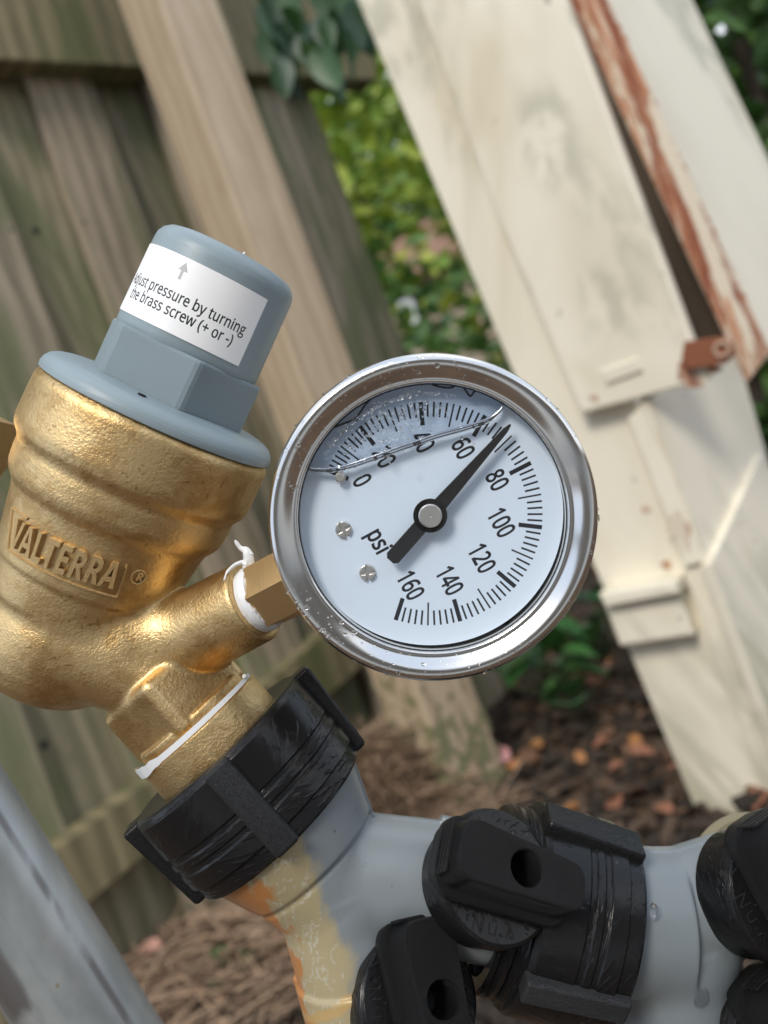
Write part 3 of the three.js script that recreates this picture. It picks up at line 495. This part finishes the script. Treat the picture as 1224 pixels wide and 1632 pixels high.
  f.add(reg, 'thread_tape', merge([strip(tp, tw2, outDir), new THREE.SphereGeometry(4, 8, 6).translate(W(390, 1078, 30).x, W(390, 1078, 30).y, 30)]), std({ color: lin(0.82, 0.83, 0.84), roughness: 0.35, side: THREE.DoubleSide }));
  // white crumbs of tape on the cap
  for (const [x, y, l, a] of [[386, 408, 12, 0.6], [393, 416, 6, 1.2], [414, 424, 8, -1]]) { const q = new THREE.CapsuleGeometry(1.8, l, 3, 6); q.scale(1, 1, 0.6); q.rotateZ(a - 1.2); const p = W(x, y, 12); q.translate(p.x, p.y, p.z); f.add(reg, 'tape_crumb', q, M.tape); }
}

// ------------------------------------------------------------------ pressure gauge
{
  const gf = frame(689, 828, 10), gauge = gf.thing('pressure_gauge', 'round steel pressure gauge with white psi dial', 'pressure gauge');
  const n = V3(-0.03, -0.075, 1).normalize(), x = V3(1, 0, 0).addScaledVector(n, -n.x).normalize(), y = V3().crossVectors(n, x);
  const T = g => basis(g, x, y, n, V3(0, 0, 0)); const Z = g => { g.rotateX(Math.PI / 2); return T(g); };
  const k = 1.035, dz = -38;                                       // the dial lies 6 mm behind the rim
  // rim: rolled, polished
  const prof = [[246, -150], [246, -30], [255, -27], [258, -23], [259.5, -18]]; for (let i = 0; i <= 18; i++) { const a = -0.5 + i / 18 * 2.35, ca = Math.cos(a), sa = Math.sin(a); prof.push([249 + 14 * ca, -6 + 14 * sa]); } for (const [r, z] of [[240, 5.2], [235, 2.2], [230, -0.8], [226, -3.4], [223.4, -4.8], [221.4, -4.8], [219, -5], [217, -6.6], [216.1, -9], [215.8, -12], [216, -60]]) prof.push([r, z]);
  const rimZ = r => { for (let i = 5; i + 1 < prof.length; i++) { const [a, p] = prof[i], [b, q] = prof[i + 1]; if (b < a && r <= a && r >= b) return p + (q - p) * (a - r) / (a - b); } return 0; };
  gf.add(gauge, 'bezel', Z(lathe(prof, 200, 0.7)), M.steel);
  gf.add(gauge, 'case', Z(lathe([[0, -190], [235, -190], [243, -184], [245, -175], [245, -20]], 120)), M.steel);
  gf.add(gauge, 'gasket', Z(lathe([[217, -17], [217.5, -60], [238, -64], [238, -100], [0, -104]], 120)), M.rubber);
  const seal = new THREE.TorusGeometry(215.5, 1.4, 8, 120); seal.translate(0, 0, -13); gf.add(gauge, 'seal_ring', T(seal), M.rubber);
  const lens = new THREE.CircleGeometry(216, 96); lens.translate(0, 0, -14); gf.add(gauge, 'lens', T(lens), M.lens);
  // dial face: flat print
  const S = 1024 / 216, cv = document.createElement('canvas'); cv.width = cv.height = 2048; const c = cv.getContext('2d'); c.fillStyle = '#d5e3f2'; c.fillRect(0, 0, 2048, 2048); c.translate(1024, 1024); c.scale(S, S); c.fillStyle = '#10141c';
  const ANG = p => p < 20 ? 156.5 + (128.6 - 156.5) * p / 20 : 128.6 - 33.75 * (p - 20) / 20;
  for (let p = 0; p <= 160; p += 2) { const a = ANG(p) * Math.PI / 180; c.save(); c.rotate(-a); if (p % 20 === 0) c.fillRect(141, -3.4, 37, 6.8); else if (p % 10 === 0) c.fillRect(141, -1.3, 37, 2.6); else c.fillRect(154, -1.5, 23.5, 3); c.restore(); }
  const word = (t, px, py, size, sx) => { c.save(); c.translate(px, py); c.rotate(61.5 * Math.PI / 180); c.scale(sx, 1); c.font = size + 'px sans-serif'; c.textAlign = 'center'; c.textBaseline = 'alphabetic'; c.fillText(t, 0, size * 0.36); c.lineWidth = 1.9; c.strokeStyle = '#10141c'; c.strokeText(t, 0, size * 0.36); c.restore(); };
  for (const [t, px, py] of [['0', -107, -54], ['20', -72, -91], ['40', -11, -115], ['60', 52, -105], ['80', 106, -55], ['100', 113, 12], ['120', 83, 69], ['140', 32, 105], ['160', -30, 113]]) word(t, px, py, 41, 0.68);
  word('psi', -80, 42, 39, 0.8);
  const tex = new THREE.CanvasTexture(cv); tex.colorSpace = THREE.SRGBColorSpace; tex.anisotropy = 8;
  const ctr = V3(-3, 5, 0), dg = new THREE.CircleGeometry(210 * k, 128); { const uv = dg.attributes.uv; for (let i = 0; i < uv.count; i++) uv.setXY(i, 0.5 + (uv.getX(i) - 0.5) * 210 / 216, 0.5 + (uv.getY(i) - 0.5) * 210 / 216); }
  dg.translate(ctr.x, ctr.y, dz); gf.add(gauge, 'dial_face', T(dg), std({ map: tex, roughness: 0.45 }));
  const edge = lathe([[208 * k, -3], [210 * k, -0.2], [210 * k, -5]], 120); edge.rotateX(Math.PI / 2); edge.translate(ctr.x, ctr.y, dz); gf.add(gauge, 'dial_edge', T(edge), std({ color: lin(0.72, 0.75, 0.78), roughness: 0.5 }));
  // pointer
  const pa = 48.9 * Math.PI / 180, sh = new THREE.Shape([[190, -1.6], [190, 1.6], [178, 4.6], [20, 12], [-66, 12.5], [-90, 12.5], [-96, 7], [-96, -7], [-90, -12.5], [-66, -12.5], [20, -12], [178, -4.6]].map(p => new THREE.Vector2(p[0] * 1.02, p[1])));
  const ng = new THREE.ExtrudeGeometry(sh, { depth: 2, bevelEnabled: true, bevelSize: 0.5, bevelThickness: 0.5, bevelSegments: 1, bevelOffset: -0.5 }), hub = new THREE.CylinderGeometry(27.5, 27.5, 4, 64); hub.rotateX(Math.PI / 2); hub.translate(0, 0, 2);
  ng.rotateZ(pa); const nd = merge([ng, hub]); nd.translate(ctr.x, ctr.y, dz + 20); const needle = gf.add(gauge, 'needle', T(nd), M.needle);
  const pin = lathe([[0, 8.4], [1.6, 8.4], [2.4, 9.6], [17, 10], [19, 8], [19, -16], [0, -16]], 48, 0.5); pin.rotateX(Math.PI / 2); pin.translate(ctr.x, ctr.y, dz + 20); gf.add(needle, 'hub_pin', T(pin), M.steelDull);
  const stop = lathe([[0, 17], [6, 17], [8.5, 15], [9, 12], [9, 0], [0, 0]], 32, 0.5); stop.rotateX(Math.PI / 2); stop.translate(-144 * k, 62 * k + 2, dz); gf.add(gauge, 'stop_pin', T(stop), M.steelDull);
  for (const [px, py, ro] of [[-141, -20, 0.5], [-103, -89, 0.15]]) { // pan head cross screws
    const hd = lathe([[0, 1.2], [13.2, 1.2], [14, 0], [0, 0]], 40, 0.5); hd.rotateX(Math.PI / 2); const b = [hd]; for (let q = 0; q < 4; q++) { const w = new THREE.Shape(), g0 = 2.6; w.moveTo(g0, g0); w.lineTo(13.2, g0); w.absarc(0, 0, 13.4, 0.2, Math.PI / 2 - 0.2, false); w.lineTo(g0, 13.2); w.lineTo(g0, g0); const e = new THREE.ExtrudeGeometry(w, { depth: 2.4, bevelEnabled: true, bevelSize: 1.2, bevelThickness: 1.6, bevelSegments: 2, bevelOffset: -1.2 }); e.translate(0, 0, 2.2); e.rotateZ(q * Math.PI / 2); b.push(e); } const m = merge(b); m.rotateZ(ro); m.translate(px * k + 1, py * k + 1, dz); gf.add(gauge, 'dial_screw', T(m), M.steelDull);
  }
  // edge of the air bubble in the liquid behind the lens
  const W = (px, py, z) => V3((px - 689) * 1.012, (828 - py) * 1.012, z);
  const line = [[482, 742], [492, 748], [512, 751], [545, 748], [590, 734], [640, 716], [700, 696], [750, 682], [782, 669], [797, 655], [806, 636]].map(p => W(p[0], p[1], -31)); const men = tube(line, 4.6, 120, 16);
  gf.add(gauge, 'liquid_line', T(men), M.liquid); gf.add(gauge, 'liquid_edge', T(tube(line.map((p, i) => V3(p.x, p.y + 3.4 * Math.sin(i / 10 * Math.PI), -20)), 2.1, 120, 12)), std({ color: lin(0.8, 0.82, 0.84), metalness: 1, roughness: 0.12 }));
  gf.add(gauge, 'liquid_rim', T(tube(line.map((p, i) => V3(p.x, p.y - 2.6 * Math.sin(i / 10 * Math.PI), -20)), 1.1, 120, 8)), std({ color: lin(0.05, 0.055, 0.06), roughness: 0.15 })); 
  { const bs = new THREE.Shape(line.map(p => new THREE.Vector2(p.x, p.y))); bs.absarc(0, 0, 215, 1.0, 2.75, false); const bg = new THREE.ShapeGeometry(bs, 24); bg.translate(0, 0, -18); gf.add(gauge, 'bubble_film', T(bg), phys({ color: lin(0.8, 0.835, 0.885), transmission: 1, thickness: 0, roughness: 0.02, ior: 1.33 })); }
  const blobs = [[[524, 686], [545, 678], [564, 670], [574, 660], [582, 648], [602, 628]], [[540, 672], [552, 660], [566, 652], [584, 636]], [[678, 611], [700, 619], [720, 620], [732, 612]], [[732, 612], [742, 626], [749, 634], [755, 627], [768, 626]]];
  gf.add(gauge, 'liquid_film', T(merge(blobs.map(b => tube(b.map(p => W(p[0], p[1], -20)), 1.7, 40, 8)))), std({ color: lin(0.015, 0.018, 0.022), roughness: 0.1 }));
  // brass hexagon stem and its tape
  const sd = V3(-0.83, -0.44, -0.34).normalize(), a0 = gf.P(407, 957, -147);
  const hexg = toCreasedNormals(new THREE.CylinderGeometry(63, 63, 110, 6, 1).rotateY(0.66), 0.4); const stem = gf.add(gauge, 'stem', along(hexg, a0.clone().addScaledVector(sd, -75), sd.clone().negate()), M.brassCut);
  gf.add(stem, 'stem_thread', along(lathe([[0, -20], [50, -20], [50, 30], [0, 30]], 48), a0, sd.clone().negate()), M.brassCut);
  const ring = []; for (let i = 0; i <= 14; i++) ring.push([58.5 + 2.2 * Math.sin(i / 14 * Math.PI) + 1.2 * noise(i * 0.9, 3), -1 + i * 1.7]); ring.unshift([50, -1]); ring.push([50, 24]);
  const tp = lathe(ring, 64, 0); roughen(tp, (p, q, r) => 2 * (fbm(p / 9, q / 5, r / 9, 2) - 0.5)); const tape = gf.add(gauge, 'thread_tape', along(tp, a0, sd.clone().negate()), M.tape);
  const wisp = (pts, r0) => { const cu = new THREE.CatmullRomCurve3(pts.map(p => gf.P(p[0], p[1], p[2]))), t = new THREE.TubeGeometry(cu, 24, r0, 6), q = t.attributes.position; for (let i = 0; i < q.count; i++) { const u = Math.floor(i / 7) / 24, c0 = cu.getPointAt(u), w = (1 - u) * 1 + 0.12 + 0.35 * noise(u * 9, r0); q.setXYZ(i, c0.x + (q.getX(i) - c0.x) * w, c0.y + (q.getY(i) - c0.y) * w, c0.z + (q.getZ(i) - c0.z) * w * 0.6); } t.computeVertexNormals(); return t; };
  gf.add(tape, 'tape_wisp', merge([wisp([[396, 905, -130], [396, 890, -125], [392, 878, -125], [384, 874, -127], [374, 861, -125]], 9), wisp([[392, 900, -125], [400, 882, -123], [404, 884, -123]], 7), wisp([[394, 893, -130], [375, 900, -125], [362, 912, -110], [357, 925, -95]], 4)]), M.tape);
  // water beaded on rim and lens
  const dg2 = new THREE.SphereGeometry(1, 10, 8); dg2.rotateX(Math.PI / 2);
  const nD = 560, im = new THREE.InstancedMesh(dg2, phys({ color: 0xffffff, transmission: 1, roughness: 0, ior: 1.33, thickness: 0.001 }), nD), o = new THREE.Object3D(), B = new THREE.Matrix4().makeBasis(x, y, n);
  for (let i = 0; i < nD; i++) {
    let p, nn, s = rr(0.7, 1.7);
    if (i < 250) { const a = rnd() < 0.5 ? rr(1.2, 3.0) : rr(3.6, 5.4), rad = rr(222, 258), zz = rimZ(rad), sl = rimZ(rad - 1.5) - rimZ(rad + 1.5); p = V3(Math.cos(a) * rad, Math.sin(a) * rad, zz - 0.2); nn = V3(Math.cos(a) * sl / 3, Math.sin(a) * sl / 3, 1).normalize(); s *= 1.2; if (i % 12 === 0) s = rr(2.5, 5); }
    else if (i < 285) { const a = rr(0, 6.28), b = rr(-0.1, 1.4); p = V3(Math.cos(a) * (249 + 14 * Math.cos(b)), Math.sin(a) * (249 + 14 * Math.cos(b)), -6 + 14 * Math.sin(b)); nn = V3(Math.cos(a) * Math.cos(b), Math.sin(a) * Math.cos(b), Math.sin(b)).normalize(); s = rr(1.5, 4); }
    else { const q = rnd(), gx = (rnd() + rnd() + rnd() - 1.5) * 120, gy = (rnd() + rnd() + rnd() - 1.5) * 70; p = W(608 + gx, 672 - gx * 0.25 + gy, -13.9); if (Math.hypot(p.x, p.y) > 208) p.multiplyScalar(200 / Math.hypot(p.x, p.y)), p.z = -13.9; nn = V3(0, 0, 1); s = rr(1.2, 2.9); if (q > 0.92) s *= 1.5; }
    o.position.copy(p.applyMatrix4(B).multiplyScalar(gf.s)); o.quaternion.setFromUnitVectors(V3(0, 0, 1), nn.applyMatrix4(B)); o.scale.set(s * gf.s, s * gf.s, s * 0.8 * gf.s); o.updateMatrix(); im.setMatrixAt(i, o.matrix);
  }
  im.name = 'water_droplets'; im.position.copy(gauge.position); im.quaternion.copy(gauge.quaternion); scene.add(im); tag(im, 'tiny clear water droplets beaded on the gauge rim and glass', 'water droplets', null, 'stuff');
}

// ------------------------------------------------------------------ hose splitters with black nuts and valve handles
function nutParts(f, parent, C, dir, r, len, spin, open) {          // C: centre of the near end, dir: along the axis
  const z = V3(0, 0, 1).addScaledVector(dir, -dir.z).normalize(), x = V3().crossVectors(dir, z).normalize(), b = r * 0.9;
  const pr = [[b * (open ? 0.86 : 0.6), 4], [b * 0.93, 0], [b * 0.965, 3], [b * 0.99, 9], [b, 12], [b * 1.0, len * 0.44], [b * 0.985, len * 0.46], [b * 0.985, len * 0.5], [b * 1.0, len * 0.52], [b, len * 0.58], [b * 0.985, len * 0.6], [b * 0.985, len * 0.64], [b, len * 0.66], [b * 0.995, len * 0.82], [b * 0.965, len * 0.84], [b * 0.955, len * 0.97], [b * 0.93, len], [b * 0.7, len - 2]];
  if (open) pr.unshift([b * 0.72, 60], [b * 0.72, 34], [b * 0.8, 30], [b * 0.8, 18], [b * 0.86, 15]);
  const nut = f.add(parent, 'coupling_nut', axisLathe(C, dir, pr, 140, 0.45), M.black);
  for (let i = 0; i < 4; i++) {
    const a = spin + i * Math.PI / 2, rad = z.clone().multiplyScalar(Math.cos(a)).addScaledVector(x, Math.sin(a)), tan = V3().crossVectors(dir, rad);
    const g = new RoundedBoxGeometry(i === 0 ? r * 0.22 : r * 0.32, len * 0.985, r * 0.2, 4, r * 0.035); { const p = g.attributes.position; for (let q = 0; q < p.count; q++) { const t = p.getY(q) / len + 0.5; p.setZ(q, p.getZ(q) - (t > 0.6 ? (t - 0.6) * r * 0.16 : 0) + 1.2 * (noise(p.getX(q) / 3, p.getY(q) / 4, i) - 0.5)); } g.computeVertexNormals(); }
    const gg = toCreasedNormals(g, 0.5); basis(gg, tan, dir, rad, C.clone().addScaledVector(dir, len * 0.5).addScaledVector(rad, r * 0.9));
    f.add(nut, 'grip_rib', gg, i === 0 ? M.blackWorn : M.black);
  }
  if (open) f.add(parent, 'threaded_insert', axisLathe(C, dir, [[118, -42], [138, -42], [143, -36], [138, -31], [143, -25], [143, -18], [138, -14], [144, -8], [144, -2], [150, 6], [150, 30], [110, 30]], 120, 0.5), M.black);
  return nut;
}
function handle(f, parent, C, bar, nrm, k) {                        // C: centre of the bar's front face; bar: its long way; nrm: towards the viewer
  const n = nrm.clone().normalize(), x = bar.clone().addScaledVector(n, -bar.dot(n)).normalize(), y = V3().crossVectors(n, x), hgt = 88 * k;
  const O = C.clone().addScaledVector(n, -hgt), T = g => basis(g, x, y, n, O);
  const L = 104 * k, w = 43 * k, w2 = 35 * k, s = new THREE.Shape(), rc = 30 * k; s.moveTo(-L + rc, -w); s.lineTo(L - rc, -w2); s.quadraticCurveTo(L, -w2, L, -w2 + rc); s.lineTo(L, w2 - rc); s.quadraticCurveTo(L, w2, L - rc, w2); s.lineTo(-L + rc, w); s.quadraticCurveTo(-L, w, -L, w - rc); s.lineTo(-L, -w + rc); s.quadraticCurveTo(-L, -w, -L + rc, -w);
  const ho = new THREE.Path(); ho.absarc(4 * k, 0, 25 * k, 0, Math.PI * 2, true); s.holes.push(ho);
  const bg = new THREE.ExtrudeGeometry(s, { depth: hgt - 8 * k, bevelEnabled: true, bevelSize: 3.2 * k, bevelThickness: 4 * k, bevelSegments: 3, bevelOffset: -3.2 * k, curveSegments: 16 }); bg.translate(0, 0, 4 * k); 
  { const p = bg.attributes.position; for (let i = 0; i < p.count; i++) { const t = 1 + 0.14 * (1 - p.getZ(i) / hgt); p.setY(i, p.getY(i) * t); p.setX(i, p.getX(i) * (1 + 0.06 * (1 - p.getZ(i) / hgt))); } bg.computeVertexNormals(); }
  const foot = new THREE.ExtrudeGeometry(s, { depth: 14 * k, bevelEnabled: true, bevelSize: 3 * k, bevelThickness: 3 * k, bevelSegments: 2, bevelOffset: 5 * k, curveSegments: 12 }); foot.scale(1, 1.16, 1); foot.translate(0, 0, 16 * k);
  const rid = []; for (const zz of [30, 40, 50, 60]) { const r0 = new RoundedBoxGeometry(5 * k, 74 * k, 5 * k, 2, 1.6 * k); r0.translate(-108 * k, 0, zz * k); rid.push(r0); }
  const d = lathe([[0, 14], [92, 14], [97, 11], [99, 6], [99, -10], [92, -14], [92, -60], [0, -60]].map(p => [p[0] * k, p[1] * k]), 96, 0.5); d.rotateX(Math.PI / 2);
  const vh = f.add(parent, 'valve_handle', T(d), M.black);
  f.add(vh, 'grip', T(merge([toCreasedNormals(bg, 0.6), toCreasedNormals(foot, 0.6), ...rid])), M.black);
  const fl = new THREE.CircleGeometry(38 * k, 24); fl.translate(4 * k, 0, 22 * k); f.add(vh, 'screw_recess', T(fl), M.rubber);
  // raised marks on the disc
  const mk = []; const bar2 = (x0, y0, x1, y1) => { const l = Math.hypot(x1 - x0, y1 - y0), b = new THREE.BoxGeometry(l, 1.6, 1.2); b.rotateZ(Math.atan2(y1 - y0, x1 - x0)); b.translate((x0 + x1) / 2, (y0 + y1) / 2, 14.2); b.scale(k, k, k); mk.push(b); };
  bar2(-62, -56, -56, -76); bar2(-30, -88, -28, -66); bar2(-28, -66, -16, -86); bar2(-16, -86, -13, -64); bar2(-4, -68, -3, -82); bar2(-3, -82, 7, -82); bar2(7, -82, 8, -68); bar2(16, -78, 19, -75); bar2(26, -80, 27, -70);
  f.add(vh, 'embossed_mark', T(merge(mk)), M.blackWorn);
}
function bodyColor(g, fn) { const p = g.attributes.position, c = new Float32Array(p.count * 3); for (let i = 0; i < p.count; i++) c.set(fn(p.getX(i), p.getY(i), p.getZ(i)), i * 3); g.setAttribute('color', new THREE.BufferAttribute(c, 3)); return g; }
const GREY = [0.2, 0.225, 0.242];
{
  const f = frame(500, 1400, -17), sp = f.thing('hose_splitter', 'grey plastic two way hose splitter stained orange under the regulator', 'hose splitter');
  const P = f.P, ax = V3(0.66, -0.75, -0.03).normalize(), nc = P(346, 1187, 0);
  nutParts(f, sp, nc, ax, 187, 160, -0.2, false);
  const neck = rod(P(440, 1295, 0), P(500, 1366, 0), 152, 118), hub = capsule(P(505, 1375, 0), P(545, 1420, 0), 112, 100);
  const right = rod(P(530, 1390, 0), P(705, 1407, 0), 96, 94), valve = rod(P(686, 1405, 0), P(860, 1440, 0), 103, 103), down = rod(P(535, 1400, 0), P(625, 1720, 0), 100, 100), valve2 = rod(P(572, 1530, 0), P(625, 1720, 0), 106, 106), seat = capsule(P(800, 1415, 0), P(800, 1405, 40), 70, 70);
  const facet = P(600, 1380, 0);
  const sdf = (x, y, z) => { let d = smin(neck(x, y, z), hub(x, y, z), 7); d = smin(d, right(x, y, z), 9); d = smin(d, down(x, y, z), 9); d = smin(d, valve(x, y, z), 3); d = smin(d, valve2(x, y, z), 3); d = smin(d, seat(x, y, z), 4); return Math.min(d, Math.max(Math.abs(z) - 3.2, d - 3.4)); };
  const g = nets(sdf, [-260, -340, -175], [420, 190, 175], 2.5);
  roughen(g, (x, y, z) => 0.7 * (fbm(x / 30, y / 30, z / 30, 2) - 0.5));
  bodyColor(g, (x, y, z) => { // runs of orange and ochre stain with whitish rims
    const e = (x + 500 + 0.0) - (430 + (-y + 1400 - 1440) * 0.33), w = (fbm(x / 45 + 3, y / 70, z / 45, 4) - 0.5) * 120, q = e + w * 0.7;
    let c = mix(GREY, [0.235, 0.262, 0.275], fbm(x / 60, y / 60, z / 60, 3));
    const rag = q + 14 * (fbm(x / 9, y / 14, z / 9 + 3, 3) - 0.5), vein = fbm(x / 13, y / 34, z / 13 + 9, 4);
    c = mix(c, [0.46, 0.36, 0.17], 0.72 * (1 - sm(104, 124, rag)) * sm(0.2, 0.5, fbm(x / 30, y / 90, z / 30 + 2, 4)));
    c = mix(c, [0.5, 0.49, 0.4], 0.75 * (1 - sm(0.008, 0.026, Math.abs(vein - 0.52))) * (1 - sm(92, 108, rag)));
    c = mix(c, [0.47, 0.18, 0.045], 0.85 * (1 - sm(24, 42, rag + 50 * (vein - 0.5))));
    const run = Math.abs((x + 500 - 590) * 0.8 + (-y + 1400 - 1510) + 22 * (fbm(x / 30, y / 30, 2) - 0.5)); if (x > -65 && x < 90 && y < -85) c = mix(c, [0.5, 0.33, 0.13], 0.8 * (1 - sm(6, 13, run)));
    return mix(c, [0.02, 0.02, 0.02], sm(0.86, 0.89, noise(x / 5, y / 5, z / 5 + 40)) * sm(0.74, 0.8, noise(x / 28, y / 28, z / 28 + 4)));
  });
  f.add(sp, 'pipe_body', g, M.body);
  handle(f, sp, P(836, 1382, 170), V3(0.93, -0.35, -0.1), V3(0.4, 0.5, 0.77), 0.97);
  handle(f, sp, P(706, 1588, 165), V3(0.2, -0.9, 0.45), V3(0.4, 0.5, 0.77), 0.97);
}
{
  const f = frame(1000, 1480, -22), sp = f.thing('hose_splitter', 'clean grey plastic hose splitter at the right edge with wet drops', 'hose splitter');
  const P = f.P, ax = V3(0.965, -0.262, 0).normalize();
  nutParts(f, sp, P(818, 1436, 0), ax, 176, 158, 0.3, true);
  const neck = rod(P(930, 1466, 0), P(1075, 1470, 0), 112, 112), hub = capsule(P(1050, 1480, 0), P(1085, 1500, 0), 100, 92), right = rod(P(1040, 1462, 0), P(1330, 1372, 0), 90, 90), down = rod(P(1060, 1490, 0), P(1100, 1760, 0), 92, 92), tab = rod(P(1135, 1545, -20), P(1135, 1545, 12), 46, 46), hole = rod(P(1137, 1545, -60), P(1137, 1545, 60), 14, 14);
  const sdf = (x, y, z) => { let d = smin(neck(x, y, z), hub(x, y, z), 10); d = smin(d, right(x, y, z), 5); d = smin(d, down(x, y, z), 16); d = smin(d, tab(x, y, z), 10); d = Math.min(d, Math.max(Math.abs(z) - 3.2, d - 3)); return smax(d, -hole(x, y, z), 2); };
  const g = nets(sdf, [-110, -300, -135], [360, 190, 135], 2.6); bodyColor(g, (x, y, z) => mix([0.165, 0.19, 0.205], [0.205, 0.232, 0.247], fbm(x / 50, y / 50, z / 50, 3)));
  f.add(sp, 'pipe_body', g, M.body);
  f.add(sp, 'threaded_collar', axisLathe(P(1195, 1405, -120), V3(0.1, 0.2, 1), [[80, 0], [112, 0], [116, 6], [112, 12], [116, 18], [110, 24], [80, 26]], 64, 0.5), std({ color: lin(0.2, 0.17, 0.1), roughness: 0.6 }));
  handle(f, sp, P(1312, 1418, 160), V3(0.42, -0.85, 0.3), V3(0.4, 0.4, 0.82), 1);
  handle(f, sp, P(1316, 1680, 150), V3(0.45, -0.83, 0.3), V3(0.4, 0.4, 0.82), 1);
  for (const [px, py, z, rx, ry, lb] of [[1116, 1588, 92, 13, 17, 'clear water drop clinging to the grey splitter at the lower right'], [1042, 1452, 108, 6, 12, 'small water drop just right of the second black coupling nut']]) { const d = new THREE.SphereGeometry(1, 20, 14); d.scale(rx * f.s, ry * f.s, 6 * f.s); const m = part(scene, numbered('water_drop'), d, M.liquid); m.position.copy(sp.localToWorld ? P(px, py, z).multiplyScalar(f.s).applyQuaternion(sp.quaternion).add(sp.position) : 0); m.quaternion.copy(sp.quaternion); tag(m, lb, 'water drop'); }
}

scene.traverse(o => { if (o.isMesh) { o.castShadow = true; o.receiveShadow = true; } });
renderer.render(scene, camera);
